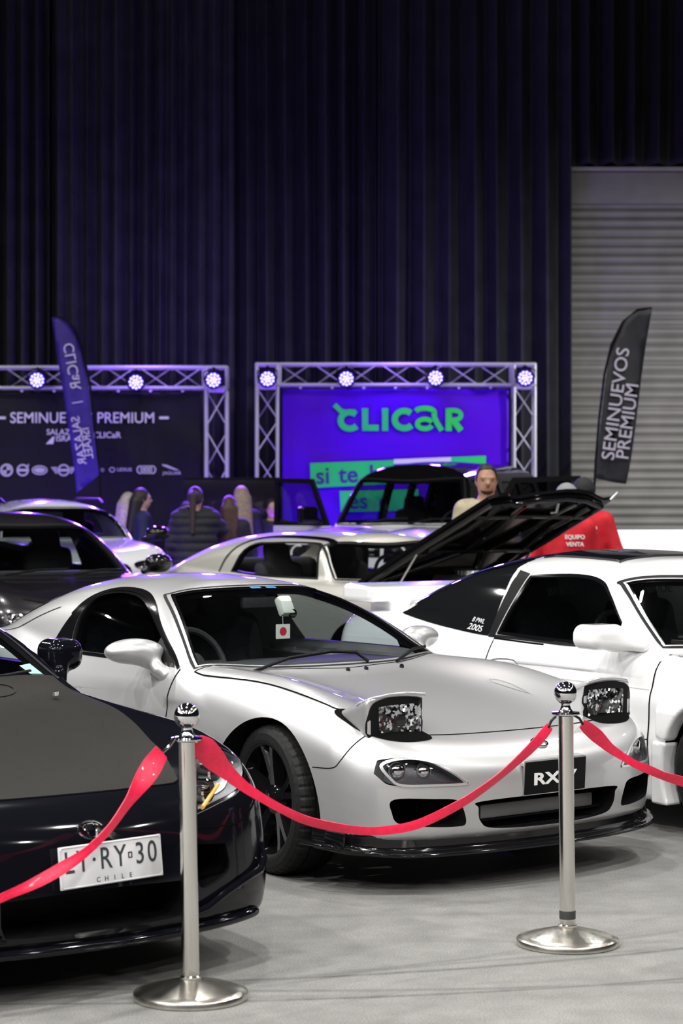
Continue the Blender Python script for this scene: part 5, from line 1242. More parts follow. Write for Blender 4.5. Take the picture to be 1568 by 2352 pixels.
def build_coupe():
    root = thing('classic_coupe', (.79, 16.95, 0), math.radians(39)-PI/2, 'champagne silver classic coupe with its black bonnet propped open', 'car')
    CHA = metal_paint('champagne_metallic', (.56, .545, .50), .5, .42)
    def bay(x, y, z, f): return np.maximum(f, -sd_box(x, y, z, (.42, 0, .95), (.50, .58, .22), .04))     # open engine bay
    P = dict(C=((1.5, .70), (1.1, .86), (.8, .90), (.3, .935), (-.1, .955), (-.5, .965), (-1.0, .97), (-1.8, .985), (-2.6, 1.02), (-3.2, .99), (-3.5, .93)), E=((1.2, 0), (.8, .02), (-.2, .01), (-.7, 0)),
             W=((1.2, .84), (.5, .87), (0, .885), (-1.2, .87), (-2.0, .89), (-2.6, .90), (-3.3, .85)), S=((.1, -.06), (.3, -.02), (.6, 0), (.75, -.005), (.86, -.035), (.95, -.09), (1.05, -.18), (1.2, -.3)),
             N=((.1, -.06), (.35, .0), (.6, .01), (.75, .02), (.9, -.02)), nose=(1.12, .10, .12), tail=(-3.55, .06), zb=.2, rear=[([(-2.25, -.50), (-2.95, -.56), (-3.0, 0), (-2.95, .56), (-2.25, .50), (-2.2, 0)], 1.02)],
             R=((-.3, 1.33), (-.8, 1.345), (-1.2, 1.362), (-1.6, 1.362), (-2.0, 1.345), (-2.4, 1.285), (-2.8, 1.165), (-3.2, 1.01), (-3.5, .9)), G=((-.4, .71), (-1, .745), (-2, .75), (-2.6, .72), (-3.3, .64)), rdrop=.03,
             ws=(-.45, .10, .955, .80, .60), gslope=(.30, .3, .97), belt=.97, gx=-3.4, top=1.40, wb=2.7, wr=.32, wy=.76, arch=.37, extra=bay, k=(.07, .06, .035, .06),
             wso=(.67, .60, .06, .43, .02), cavity=((-1.55, 0, .66), (.90, .66, .30)), frame_mat=M_SAT,
             side=[([(-.655, .985), (-.73, 1.20), (-.80, 1.262), (-1.0, 1.278), (-1.45, 1.272), (-1.70, 1.24), (-1.82, 1.02), (-1.3, .99)], (0, 6))])
    F = gen_car(root, P, CHA, .030, M_GLASS, glass('open_window', (.92, .93, .93), .02, .4), wheel_mat=M_CHR); B = F['body']
    for s in (-1, 1): strip('drip_rail', B, [(-.70, 1.24), (-.80, 1.296), (-1.3, 1.318), (-1.75, 1.29), (-1.92, 1.15), (-1.98, 1.02)], .018, lambda a, b, s=s: np.array((a, s*1.3, b)), (0, -s, 0), 1.2, .008, M_CHR, root)
    for sy in (-.36, .36): seat(root, -1.30, sy, .42)
    sdf_obj('rear_bench', lambda x, y, z: smin(sd_box(x, y, z, (-2.05, 0, .62), (.25, .58, .12), .07), sd_box(x+(z-.6)*.3, y, z, (-2.22, 0, .86), (.09, .58, .26), .07), .05), (-2.7, -.7, .4), (-1.7, .7, 1.2), .04, M_SEAT, root, 2)
    sdf_obj('dashboard', lambda x, y, z: sd_box(x, y, z, (-.78, 0, .86), (.20, .66, .10), .05), (-1.1, -.75, .7), (-.5, .75, 1.05), .035, M_INT, root, 2)
    steering_wheel(root, (-1.02, .36, .98), -.3)
    # engine in the open bay
    en = box('engine_block', (.40, 0, .84), (.55, .34, .26), M_SAT, root, .04)
    for s in (-1, 1): box('rocker_cover', (.40, s*.17, .985), (.50, .12, .07), M_ALU, en, .02, Matrix.Rotation(s*.4, 3, 'X'))
    lathe('air_cleaner', [(0, 0), (.19, 0), (.20, .01), (.20, .07), (.19, .08), (.02, .085), (.015, .10), (0, .10)], M_CHR, en, 40, 'Z', Matrix.Translation((.42, 0, 1.0)))
    # open bonnet: u along its length from the hinge, v across
    a = math.radians(23.6); H = Matrix.Translation((-.27, 0, .965)) @ Matrix.Rotation(-a, 4, 'Y')
    out = [(0, -.63), (.85, -.645), (1.65, -.645), (1.72, -.60), (1.72, -.50), (1.675, -.44), (1.675, -.36), (1.74, -.22), (1.80, .02), (1.80, .16), (1.75, .34), (1.67, .50), (1.64, .57), (1.67, .645), (1.60, .655), (.85, .645), (0, .63)]
    bm = bmesh.new(); top_ = [bm.verts.new((x, y, .012)) for x, y in out]; bot = [bm.verts.new((x, y, -.012)) for x, y in out]; n = len(out)
    fs = [bm.faces.new(top_)]; fs2 = [bm.faces.new(bot[::-1])]
    for i in range(n): f = bm.faces.new((top_[i], bot[i], bot[(i+1) % n], top_[(i+1) % n])); f.material_index = 1
    fs2[0].material_index = 1; bmesh.ops.transform(bm, matrix=H, verts=bm.verts)
    hood = bm_obj('bonnet', bm, [CHA, M_BLK], root)
    def rib(name, pts, r, m=M_BLK):
        b2 = bmesh.new(); add_tube(b2, [H @ Vector((x, y, z)) for x, y, z in pts], r, 10); return bm_obj(name, b2, m, hood, True)
    per = [(.06, -.58), (.85, -.595), (1.62, -.59), (1.64, -.45), (1.61, -.36), (1.70, -.2), (1.74, .05), (1.70, .3), (1.62, .48), (1.58, .58), (.85, .595), (.06, .58), (.06, -.58)]
    rib('perimeter_rib', [(x, y, -.03) for x, y in per], .030)
    for pts in ([(.10, -.50), (.72, -.10), (1.60, -.25)], [(.10, .50), (.72, .10), (1.65, .25)], [(.72, -.58), (.72, 0), (.72, .58)], [(1.38, -.58), (1.40, 0), (1.38, .58)], [(.4, -.55), (1.15, -.42), (1.6, -.48)], [(.4, .55), (1.15, .42), (1.56, .48)]):
        rib('inner_rib', [(x, y, -.03) for x, y in pts], .026)
    rib('bonnet_latch', [(1.66, .05, -.04), (1.60, .06, -.09), (1.56, .05, -.075)], .012, M_ALU)
    rib('edge_bracket', [(1.66, .62, -.015), (1.72, .66, .02)], .012, M_ALU)
    for s in (-1, 1):
        tube('bonnet_hinge', [(-.28, s*.52, .91), (-.22, s*.53, .985), (-.06, s*.53, 1.04)], .012, M_ALU, root, 8)
        p1 = H @ Vector((.75, s*.60, -.03)); tube('bonnet_prop', [(.18, s*.60, .95), tuple(p1)], .010, M_ALU, root, 8)
    for s in (-1, 1):
        lathe('headlamp', [(.085, -.02), (.10, 0), (.10, .02), (.085, .03), (.05, .045), (0, .05)], M_LENS, root, 28, 'X', Matrix.Translation((1.08, s*.62, .70)))
        lathe('headlamp_bowl', [(.085, .0), (.06, -.03), (0, -.05)], M_CHR, root, 28, 'X', Matrix.Translation((1.08, s*.62, .70)))
build_coupe()
def build_offroader():
    root = thing('off_road_vehicle', (.437, 24.27, 0), math.radians(-25)-PI/2, 'white off-road vehicle with black roof and its front doors open', 'car')
    WHT = pbr('offroad_white', (.74, .74, .76), .22, coat=1.0)
    P = dict(C=((1.1, 1.14), (.85, 1.22), (.5, 1.27), (0, 1.30), (-.5, 1.32), (-1.0, 1.34), (-2.6, 1.35), (-3.9, 1.35)), E=((.9, 0), (.6, .03), (-.3, .02), (-.7, 0)), crest=(.55, .22),
             W=((1.1, .93), (.6, .96), (-.5, .955), (-2.6, .955), (-3.8, .93)), S=((.1, -.05), (.3, -.01), (.5, 0), (1.0, -.005), (1.15, -.02), (1.28, -.07), (1.4, -.15), (1.6, -.3)),
             N=((.1, -.05), (.4, .0), (.9, .01), (1.1, .0), (1.25, -.04)), nose=(.90, .07, .10), tail=(-3.42, .03), zb=.32,
             R=((-.3, 2.03), (-1.0, 2.06), (-1.5, 2.10), (-2.5, 2.11), (-3.4, 2.09), (-3.9, 2.01)), two_tone=1.37, G=((-.4, .84), (-1, .86), (-2.5, .86), (-3.8, .82)), rdrop=.03,
             ws=(-.50, .08, 1.34, .82, .572), gslope=(.24, .1, 1.36), belt=1.34, gx=-3.34, top=2.18, wb=2.60, wr=.40, wy=.86, arch=.45, k=(.06, .05, .05, .05),
             wso=(.80, .67, .05, .70, .03), cavity=((-1.95, 0, 1.0), (1.15, .76, .36)), roof=[(-.98, -.62), (-3.2, -.62), (-3.2, .62), (-.98, .62)],
             side=[([(-1.98, 1.38), (-1.96, 1.90), (-2.55, 1.90), (-2.57, 1.38)], (0, 1, 2, 3)), ([(-2.66, 1.38), (-2.64, 1.90), (-3.15, 1.88), (-3.18, 1.38)], (0, 1, 2, 3)),
                   ([(-.72, 1.38), (-1.02, 1.90), (-1.86, 1.91), (-1.88, 1.38)], (0, 1, 2, 3))])
    F = gen_car(root, P, WHT, .036, M_GLASS, M_TINT2, M_BLK); B = F['body']; fr = lambda a, b: np.array((1.3, a, b))
    top = lambda a, b: np.array((a, b, 2.6))
    for s in (-1, 1):
        patch('door_opening', B, [(-.70, 1.34), (-.62, .75), (-.75, .45), (-1.85, .45), (-1.92, 1.36)], (), lambda a, b, s=s: np.array((a, s*1.4, b)), (0, -s, 0), 1.2, .004, M_SAT, root, .1)
        L = spline_loop([(s*.44, 1.145), (s*.80, 1.145), (s*.80, .955), (s*.44, .955)], 2, True, (0, 1, 2, 3))
        h = patch('headlamp', B, L, (), fr, (-1, 0, 0), 1.1, .006, M_BLK, root, .05)
        Mx = Matrix.Translation((.855, s*.605, 1.05))
        lathe('lamp_ring', [(.078, 0), (.095, 0), (.095, .02), (.078, .02), (.078, 0)], M_WHT, h, 36, 'X', Mx)
        lathe('lamp_eye', [(.078, .0), (.05, .015), (0, .025)], M_REFL, h, 32, 'X', Mx)
        box('lamp_square', (.87, s*.735, 1.05), (.02, .07, .07), M_REFL, h, .006)
        # front door swung open: lower panel, window frame, pane, mirror
        D = thing('front_door', (-.72, s*.955, 0), -s*math.radians(62 if s < 0 else 78)); D.parent = root
        bm = bmesh.new(); add_box(bm, (-.58, 0, .86), (1.14, .07, .96), None, .02); pn = bm_obj('door_panel', bm, WHT, D, True)
        fo = [(-.03, 1.33), (-.36, 1.90), (-1.14, 1.92), (-1.15, 1.33)]; fi = [(-.14, 1.385), (-.40, 1.84), (-1.07, 1.86), (-1.08, 1.385)]
        bm = bmesh.new(); A1 = [bm.verts.new((x, -.02, z)) for x, z in fo]; A2 = [bm.verts.new((x, -.02, z)) for x, z in fi]; B1 = [bm.verts.new((x, .02, z)) for x, z in fo]; B2 = [bm.verts.new((x, .02, z)) for x, z in fi]
        for i in range(4):
            j = (i+1) % 4
            bm.faces.new((A1[i], A1[j], A2[j], A2[i])); bm.faces.new((B1[i], B2[i], B2[j], B1[j])); bm.faces.new((A1[i], B1[i], B1[j], A1[j])); bm.faces.new((A2[i], A2[j], B2[j], B2[i]))
        bm_obj('door_frame', bm, M_SAT, D)
        mesh_obj('door_pane', [(x, 0, z) for x, z in fi], [(0, 1, 2, 3)], M_TINT2 if s < 0 else M_TINT, D, False)
        mi = sdf_obj('door_mirror', lambda x, y, z, s=s: smin(sd_box(x, y*s, z, (-.20, .20, 1.47), (.06, .13, .10), .04), sd_capsule(x, y*s, z, (-.14, .02, 1.38), (-.20, .16, 1.42), .03, .03), .03), (-.4, min(0, s*.45), 1.2), (0, max(0, s*.45), 1.7), .02, M_BLK, D)
    G = [(-.38, 1.115), (.40, 1.115), (.40, 1.01), (-.38, 1.01)]
    g = patch('grille', B, G, (), fr, (-1, 0, 0), 1.1, .006, M_BLK, root, .06)
    for z in (1.09, 1.04): box('grille_bar', (.905, -.02, z), (.012, .70, .012), M_ALU, g, .003)
    ov = spline_loop([(.20+.085*math.cos(k), 1.065+.042*math.sin(k)) for k in np.linspace(0, 2*PI, 20, endpoint=False)], 1)
    patch('oval_badge', B, ov, (), fr, (-1, 0, 0), 1.1, .020, pbr('badge_blue_grey', (.12, .16, .22), .3), g, .04)
    strip('oval_badge_rim', B, ov, .012, fr, (-1, 0, 0), 1.1, .023, M_CHR, g, closed=True, raw=True)
    patch('lower_grille', B, [(-.30, .86), (.30, .86), (.30, .82), (-.30, .82)], (), fr, (-1, 0, 0), 1.1, .006, M_BLK, root, .06)
    patch('bumper_insert', B, [(-.70, .70), (.70, .70), (.62, .50), (-.62, .50)], (), fr, (-1, 0, 0), 1.1, .006, M_SAT, root, .06)
    patch('bonnet_panel', B, [(.45, .25), (.1, .25), (-.2, .25), (-.2, .55), (.1, .55), (.40, .55)], (), top, (0, 0, -1), 1.9, .006, M_SAT, root, .06)
    patch('bonnet_panel', B, [(.45, -.25), (.40, -.55), (.1, -.55), (-.2, -.55), (-.2, -.25), (.1, -.25)], (), top, (0, 0, -1), 1.9, .006, M_SAT, root, .06)
    for s in (-.40, .40): seat(root, -1.55, s, .86)
    sdf_obj('dashboard', lambda x, y, z: sd_box(x, y, z, (-1.02, 0, 1.24), (.25, .74, .11), .05), (-1.4, -.85, 1.0), (-.6, .85, 1.45), .04, M_INT, root, 2)
    steering_wheel(root, (-1.3, .40, 1.36))
    box('rear_view_mirror', (-1.03, 0, 1.86), (.03, .24, .06), pbr('mirror_grey', (.35, .37, .36), .3), root, .012)
    for pts in ([(-.44, -.5, 1.365), (-.53, -.15, 1.42), (-.53, .12, 1.43)], [(-.44, .15, 1.365), (-.53, .4, 1.42), (-.56, .68, 1.43)]): tube('wiper', pts, .011, M_SAT, root, 6)
build_offroader()
# ------------------------------------------------------------------ rope barrier in the foreground
STEEL = pbr('polished_steel', (.74, .72, .68), .16, 1.0); STEELB = noise_mat('brushed_steel', (.60, .575, .52), (.68, .655, .60), 40, .26, .02, metal=1.0)
BALLM = pbr('chrome_ball', (.86, .86, .88), .05, 1.0)
def stanchion(x, y, lean, label, tape=False):
    r = thing('stanchion', (x, y, 0), 0, label, 'barrier post', 'polished posts of the rope barrier')
    lathe('post_base', [(0, 0), (.180, 0), (.183, .003), (.183, .020), (.180, .024), (.150, .034), (.10, .047), (.055, .058), (.032, .063), (0, .063)], STEELB, r, 72)
    up = thing('post_upright', (0, 0, .06), 0, rot=(0, lean, 0)); up.parent = r
    lathe('post_pole', [(.028, -.002), (.0285, .0), (.0275, .40), (.0272, .755), (.0, .755)], STEEL, up, 48)
    lathe('rope_collar', [(.027, .758), (.049, .760), (.051, .764), (.049, .770), (.027, .772)], BALLM, up, 48)
    lathe('post_neck', [(.026, .772), (.019, .782), (.0165, .795), (.019, .806), (.022, .810)], BALLM, up, 40)
    lathe('post_finial', [(0, .796)]+[(.0412*math.sin(t), .837-.0412*math.cos(t)) for t in np.linspace(.35, PI, 28)], BALLM, up, 48)
    lathe('pole_foot', [(.030, 0), (.034, .004), (.034, .010), (.029, .014)], STEEL, up, 40)
    if tape: lathe('tape_band', [(.0287, .032), (.0292, .034), (.0292, .060), (.0287, .062)], pbr('black_tape', (.03, .03, .032), .5), up, 40)
    return r
stanchion(-.479, 6.78, math.radians(-.85), 'left chrome barrier post standing in front of the black sports car')
stanchion(.8065, 7.614, math.radians(-.5), 'right chrome barrier post with black tape low on its pole', True)
stanchion(2.10, 8.45, 0, 'chrome barrier post at the far right end of the red ribbons')
stanchion(-1.45, 5.57, 0, 'chrome barrier post at the near left end of the red ribbons')
REDR = noise_mat('red_satin_ribbon', (.72, .012, .055), (.82, .018, .075), 60, .38, .06, coat=.1, bscale=900)
def on_wall(px, py, A, B):
    # where the sight line through a measured point meets the upright plane through two posts
    d = np.array([(px-784)/FPX, 1.0, -(py-HOR)/FPX]); u = np.array(B)-np.array(A); n = np.array([u[1], -u[0]])
    t = (n@np.array(A))/(n@d[:2]); return np.array([d[0]*t, t, CAMZ+d[2]*t])
def ribbon(label, pts, A, B, hooks=()):
    root = thing('barrier_rope', (0, 0, 0), 0, label, 'barrier rope', 'red ribbons of the rope barrier')
    C_ = np.array([on_wall(a, b, A, B) for a, b, w in pts]); Wd = np.array([w for _, _, w in pts])*C_[:, 1]/FPX
    Q = spline_loop(C_, 8, False); ws_ = np.interp(np.linspace(0, len(pts)-1, len(Q)), np.arange(len(pts)), Wd)
    u = np.array(B)-np.array(A); side = np.array([u[1], -u[0], 0]); side = side/np.linalg.norm(side); V = []; F = []
    for i, p in enumerate(Q):
        t = Q[min(i+1, len(Q)-1)]-Q[max(i-1, 0)]; t = t/np.linalg.norm(t); n = np.cross(side, t); n /= np.linalg.norm(n)
        tw = .35*math.sin(i*.13)+.2; a = n*math.cos(tw)+side*math.sin(tw); a = a/max(.5, math.cos(tw)); b = np.cross(t, a); b /= np.linalg.norm(b)
        h = ws_[i]/2
        for (k, e) in ((-1, -1), (-.5, -1.6), (0, -1.0), (.5, -.6), (1, -1), (1, 1), (.5, 1.4), (0, 2), (-.5, 1.4), (-1, 1)): V.append(p+a*h*k+b*.0016*e)
    m = 10
    for i in range(len(Q)-1):
        for k in range(m): F.append((i*m+k, i*m+(k+1) % m, (i+1)*m+(k+1) % m, (i+1)*m+k))
    F += [tuple(range(m))[::-1], tuple((len(Q)-1)*m+k for k in range(m))]
    mesh_obj('ribbon', V, F, REDR, root, True, angle=60)
    for hp, hm in hooks: tube('hook', [tuple(on_wall(a, b, A, B)) for a, b in hp], .005, hm, root, 8)
    return root
PA, PB = (-.479, 6.78), (.8065, 7.614)
ribbon('red ribbon sagging between the two chrome posts in front of the silver coupe',
       [(450, 1703, 34), (468, 1718, 50), (495, 1748, 46), (520, 1772, 36), (560, 1806, 26), (600, 1832, 21), (650, 1860, 19), (700, 1883, 19), (760, 1898, 20), (820, 1907, 19), (880, 1908, 20), (960, 1893, 21), (1050, 1850, 22), (1110, 1811, 23), (1160, 1772, 24), (1215, 1722, 27), (1245, 1690, 24), (1262, 1668, 20)], PA, PB,
       [([(1258, 1672), (1266, 1655), (1276, 1645)], M_BLK), ([(440, 1696), (452, 1704)], M_CHR)])
PC = (-1.45, 5.57)
ribbon('red ribbon running from the left post towards the lower left corner over the white plate',
       [(371, 1727, 38), (352, 1755, 42), (330, 1789, 40), (310, 1819, 34), (290, 1849, 28), (250, 1905, 22), (201, 1954, 20), (147, 1991, 25), (89, 2024, 24), (27, 2052, 20), (-40, 2078, 20), (-140, 2092, 20), (-260, 2070, 22), (-380, 1980, 24), (-470, 1830, 24)], PA, PC,
       [([(373, 1728), (388, 1715), (402, 1694)], M_CHR)])
PD = (2.10, 8.45)
ribbon('red ribbon running from the right post out of the right edge past the white hatchback',
       [(1336, 1662, 20), (1350, 1673, 26), (1372, 1692, 28), (1400, 1718, 22), (1430, 1738, 18), (1462, 1757, 18), (1490, 1768, 20), (1520, 1781, 17), (1550, 1790, 20), (1585, 1799, 24), (1660, 1812, 20), (1740, 1815, 20), (1830, 1780, 20), (1920, 1700, 20), (1985, 1608, 20)], PB, PD,
       [([(1318, 1643), (1330, 1650), (1338, 1664)], M_BLK)])
# ------------------------------------------------------------------ people (local: facing +x, z up, 1.76 m tall)
SKIN = [noise_mat('skin_tan', (.36, .19, .125), (.42, .23, .155), 30, .5), noise_mat('skin_light', (.50, .31, .24), (.56, .36, .28), 30, .5)]
def person(loc, face, height, label, top_col, hair, arms=None, skin=0, hair_col=(.012, .009, .008), cap=None, beard=False, puffer=False, top_name='jacket', lean=0.0, trouser=(.012, .013, .018), texts=(), short=False, neck_z=1.475):
    r = thing('person', (loc[0], loc[1], 0), face, label, 'person'); k = height/1.76; r.scale = (k, k, k)
    SK = SKIN[skin]
    A = arms or {}
    def joints(s):
        e, w = A.get(s, ((-.03, .245, 1.13), (.05, .26, .88))); return (0, .185*s, 1.425), (e[0], e[1]*s, e[2]), (w[0], w[1]*s, w[2])
    LN = lambda z: lean*np.maximum(z-.95, 0)
    def headf(x, y, z):
        f = sd_ell(x, y, z, (.005, 0, 1.665), (.098, .077, .112)); f = smin(f, sd_ell(x, y, z, (.035, 0, 1.600), (.060, .056, .062)), .04)
        f = smin(f, sd_capsule(x, y, z, (.100, 0, 1.655), (.120, 0, 1.630), .010, .016), .02)                       # nose
        f = smin(f, sd_ell(x, abs(y), z, (.094, .032, 1.680), (.014, .026, .010)), .02)                                # brow
        f = smin(f, sd_ell(x, y, z, (.092, 0, 1.588), (.014, .026, .009)), .012)                                       # lips
        f = smin(f, sd_ell(x, abs(y), z, (-.005, .079, 1.652), (.022, .012, .032)), .008)                              # ears
        return f
    def torso(x, y, z):
        f = sd_ell(x, y, z, (.0, 0, 1.29), (.125, .178, .20)); f = smin(f, sd_ell(x, y, z, (.01, 0, 1.08), (.115, .150, .17)), .08); f = smin(f, sd_ell(x, y, z, (-.01, 0, .93), (.125, .165, .13)), .08)
        return smin(f, sd_capsule(x, y, z, (-.01, -.15, 1.415), (-.01, .15, 1.415), .062, .062), .08)
    def armf(x, y, z, s):
        S_, E_, W_ = joints(s); return smin(sd_capsule(x, y, z, S_, E_, .060, .046), sd_capsule(x, y, z, E_, W_, .045, .032), .03)
    def handf(x, y, z, s):
        S_, E_, W_ = joints(s); E_ = np.array(E_); W_ = np.array(W_); d = W_-E_; d /= np.linalg.norm(d); sd_ = np.cross(d, (0, s, 0)); sd_ /= max(np.linalg.norm(sd_), .1); pn = np.cross(d, sd_)
        c = W_+d*.05; f = sd_capsule(x, y, z, W_, W_+d*.08, .027, .033)
        for q, l in ((-.027, .058), (-.009, .070), (.009, .066), (.027, .052)):
            b = W_+d*.09+sd_*q; m_ = b+d*l*.55+pn*.008; f = smin(f, np.minimum(sd_capsule(x, y, z, b, m_, .0095, .009), sd_capsule(x, y, z, m_, m_+d*l*.45+pn*.02, .009, .0078)), .006)
        b = W_+d*.03+sd_*.028; return smin(f, sd_capsule(x, y, z, b, b+d*.035+sd_*.03, .012, .0095), .012)
    def legf(x, y, z):
        ay = abs(y); return smin(sd_capsule(x, ay, z, (-.01, .088, .90), (.01, .095, .50), .088, .058), sd_capsule(x, ay, z, (.01, .095, .50), (-.02, .10, .09), .056, .038), .04)
    def footf(x, y, z):
        ay = abs(y); return smax(smin(sd_capsule(x, ay, z, (-.045, .10, .05), (.15, .115, .032), .042, .032), sd_capsule(x, ay, z, (-.02, .10, .12), (-.03, .10, .05), .04, .042), .03), -z+.004, .01)
    sh = lambda f: (lambda x, y, z: f(x-LN(z), y, z))
    def bodyf(x, y, z):
        f = smin(headf(x, y, z), sd_capsule(x, y, z, (-.012, 0, 1.44), (.0, 0, 1.60), .060, .052), .04); f = smin(f, torso(x, y, z), .05)
        for s in (-1, 1): f = smin(f, smin(armf(x, y, z, s), handf(x, y, z, s), .012), .03)
        f = smin(f, legf(x, y, z), .05); return smin(f, footf(x, y, z), .03)
    reach = max([abs(v) for s in (-1, 1) for p_ in joints(s) for v in p_[:2]]+[.3])+.2
    lo, hi = (-reach, -reach, -.02), (reach, reach, 1.86)
    body = sdf_obj('body', sh(bodyf), lo, hi, .021, SK, r, 3)
    cuff = -1.0
    def topf(x, y, z):
        t = torso(x, y, z)-.020
        for s in (-1, 1):
            a = armf(x, y, z, s)-.016
            if short: S_, E_, W_ = joints(s); a = np.maximum(a, (E_[2]-.02)-z)
            t = smin(t, a, .04)
        if puffer: t = t-.022+.014*abs(np.sin(z*PI/.095))*-1.0
        n = np.sqrt((x+.01)**2+y*y+((z-1.535)*1.0)**2)-.098
        return smax(smax(t, -n, .01), .90-z, .015)
    tp = sdf_obj(top_name, sh(topf), lo, hi, .020, noise_mat('cloth', tuple(c*.85 for c in top_col), tuple(min(1, c*1.12) for c in top_col), 14, .75, .1), r, 3)
    sdf_obj('trousers', sh(lambda x, y, z: smax(smax(smin(legf(x, y, z)-.014, sd_ell(x, y, z, (-.01, 0, .93), (.14, .18, .12)), .05), z-.985, .01), .085-z, .01)), lo, (reach, reach, 1.1), .024, noise_mat('trouser_cloth', tuple(c*.8 for c in trouser), trouser, 20, .8), r, 3)
    sdf_obj('shoes', lambda x, y, z: smax(footf(x, y, z)-.008, z-.11, .01), (-.2, -.25, -.02), (.3, .25, .16), .016, M_SAT, r, 3)
    HM = noise_mat('hair', tuple(c*.7 for c in hair_col), tuple(min(1, c*1.3) for c in hair_col), 55, .5, .3, bscale=90)
    def hairf(x, y, z):
        f = sd_ell(x, y, z, (-.012, 0, 1.680), (.108, .090, .118))
        f = smax(f, -sd_ell(x, y, z, (.118, 0, 1.635), (.088, .082, .112)), .015)
        if hair == 'long':
            b = smin(sd_capsule(x, y, z, (-.075, -.035, 1.62), (-.165, -.05, 1.12), .075, .055), sd_capsule(x, y, z, (-.075, .035, 1.62), (-.165, .05, 1.12), .075, .055), .05)
            f = smin(f, b, .04)
        elif hair == 'tail':
            f = smin(f, smin(sd_ell(x, y, z, (-.12, 0, 1.70), (.045, .04, .045)), sd_capsule(x, y, z, (-.14, 0, 1.69), (-.185, 0, 1.26), .042, .024), .03), .03)
        else: f = smax(f, 1.742-z-9.0*np.maximum(0, .035-x), .012)
        if hair == 'long' or hair == 'tail': f = smax(f, 1.05-z, .02)
        else: f = smax(f, 1.625-z-(x+.01)*-.3, .02)
        return f
    sdf_obj('hair', sh(hairf), (-.4, -.25, 1.0), (.25, .25, 1.86), .014, HM, r, 3)
    DK = pbr('eye_dark', (.01, .008, .008), .3)
    for s in (-1, 1):
        lz = 1.655; e = sdf_obj('eye', sh(lambda x, y, z, s=s: sd_ell(x, y, z, (.091, .032*s, lz), (.010, .015, .0045))), (.05, -.06, 1.6), (.25, .06, 1.7), .004, DK, body, 2)
        sdf_obj('eyebrow', sh(lambda x, y, z, s=s: sd_capsule(x, y, z, (.098, .018*s, 1.684), (.088, .050*s, 1.682), .0055, .004)), (.05, -.07, 1.65), (.25, .07, 1.71), .004, HM, body, 2)
    sdf_obj('mouth', sh(lambda x, y, z: sd_ell(x, y, z, (.099, 0, 1.588), (.010, .024, .0045))), (.05, -.05, 1.56), (.25, .05, 1.62), .004, pbr('lips', (.26, .08, .07), .5), body, 2)
    if beard:
        sdf_obj('beard', sh(lambda x, y, z: smin(smax(smax(smax(sd_ell(x, y, z, (.033, 0, 1.596), (.066, .062, .066)), z-1.600-.35*np.maximum(abs(y)-.02, 0), .006), -sd_ell(x, y, z, (.11, 0, 1.588), (.05, .026, .009)), .004), .0-x, .01), sd_capsule(x, abs(y), z, (.104, .0, 1.604), (.088, .034, 1.594), .006, .005), .006)), (-.1, -.12, 1.5), (.2, .12, 1.68), .007, HM, body, 3)
    if cap:
        cp = sdf_obj('cap', sh(lambda x, y, z: smin(smax(sd_ell(x, y, z, (-.008, 0, 1.695), (.116, .096, .112)), 1.690-z+.10*x, .012), smax(sd_ell(x, y, z, (.13, 0, 1.70), (.09, .072, .012)), .05-x, .01), .01)), (-.2, -.15, 1.6), (.3, .15, 1.86), .011, pbr('cap_cloth', cap, .8), r, 3)
    for s_, (px_, py_, pz_), nx_, sz in texts:
        f = sh(topf); O = np.array([[px_+nx_*.6, py_, pz_]]); t = project(f, O, np.array([[-nx_, 0, 0]]), 1.0)[0]
        if np.isnan(t): continue
        P_ = O[0]+np.array((-nx_*t, 0, 0)); N = unit(grad(f, P_[None]))[0]
        text_obj('jacket_print', s_, sz, frame(P_+N*.012, (0, nx_, 0), (0, 0, 1)), M_WHT, r, .002, .02)
    return r
CAMF = -PI/2                                      # facing the camera
AWAY = PI/2
person((1.255, 18.5), CAMF+.05, 1.90, 'bearded man in a beige round-neck tee looking down behind the open bonnet', (.40, .355, .235), 'short', {1: ((.0, .25, 1.14), (.12, .22, .92)), -1: ((.0, .25, 1.14), (.12, .22, .92))}, 0, (.010, .008, .008), beard=True, top_name='tee_shirt', short=True)
RED = (.62, .008, .022)
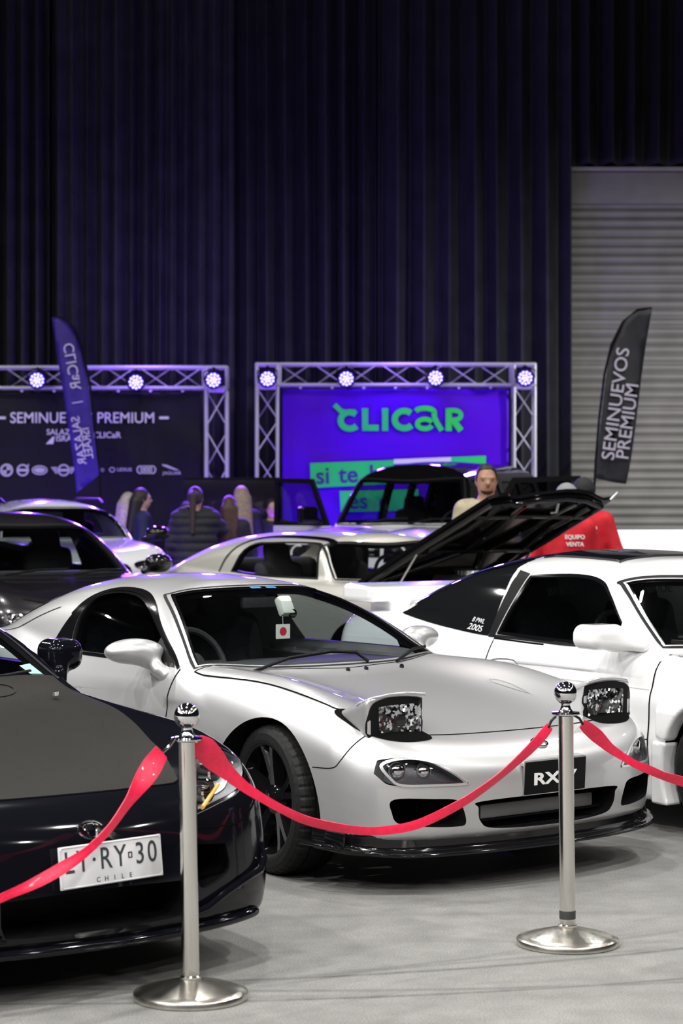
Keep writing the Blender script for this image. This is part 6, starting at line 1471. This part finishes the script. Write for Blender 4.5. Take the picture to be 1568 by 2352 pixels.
person((1.88, 17.85), AWAY+.25, 1.72, 'person in a red jacket seen from behind, bending close under the open bonnet', RED, 'short', {1: ((.10, .27, 1.15), (.34, .20, 1.12)), -1: ((.06, .29, 1.13), (.30, .22, 1.10))}, 0, (.05, .05, .05), top_name='jacket', texts=(('EQUIPO', (0, -.02, 1.34), -1, .05), ('VENTA', (0, -.02, 1.28), -1, .05)), cap=(.25, .25, .26))
person((2.13, 18.75), AWAY-.30, 1.78, 'person in a red jacket and dark cap at the right of the open bonnet', RED, 'short', {1: ((.02, .26, 1.14), (.2, .2, 1.0)), -1: ((.0, .29, 1.14), (.14, .27, .92))}, 0, (.012, .012, .014), cap=(.016, .017, .020), texts=(('EQUIPO', (0, -.06, 1.36), -1, .045), ('VENTAS', (0, -.06, 1.31), -1, .045)))
up = lambda y=.16, z=1.42: ((.20, .26, 1.25), (.38, y, z))
person((-2.72, 27.3), CAMF+2.3, 1.72, 'visitor with pale blond hair half hidden behind the dark-haired one', (.06, .055, .10), 'long', None, 1, (.50, .44, .36))
person((-2.47, 26.4), .25, 1.765, 'dark-haired visitor in a navy jacket standing sideways beside the white crossover', (.016, .020, .07), 'long', None, 1, (.018, .012, .010))
person((-1.93, 26.55), CAMF+.3, 1.60, 'visitor facing the camera, half hidden behind the black puffer jacket', (.03, .03, .06), 'tail', None, 1, (.03, .022, .018))
person((-1.69, 24.7), AWAY-.12, 1.765, 'visitor with a ponytail and quilted black puffer jacket seen from behind', (.014, .015, .018), 'tail', {-1: ((.16, .26, 1.30), (.34, .14, 1.46)), 1: ((.02, .26, 1.14), (.10, .25, .92))}, 1, (.035, .022, .015), puffer=True)
person((-1.33, 25.25), AWAY+.1, 1.665, 'visitor with very long brown hair seen from behind beside the black puffer jacket', (.02, .02, .024), 'long', {1: up(), -1: ((.02, .26, 1.14), (.10, .25, .92))}, 1, (.060, .024, .014))
person((-1.24, 26.35), AWAY+.35, 1.79, 'visitor with long blond hair standing behind the brown-haired one', (.02, .02, .035), 'long', None, 1, (.34, .26, .17))
person((-.87, 26.85), CAMF+.1, 1.64, 'visitor with dark hair whose face shows left of the open off-road door', (.02, .02, .04), 'tail', None, 1, (.02, .014, .012))
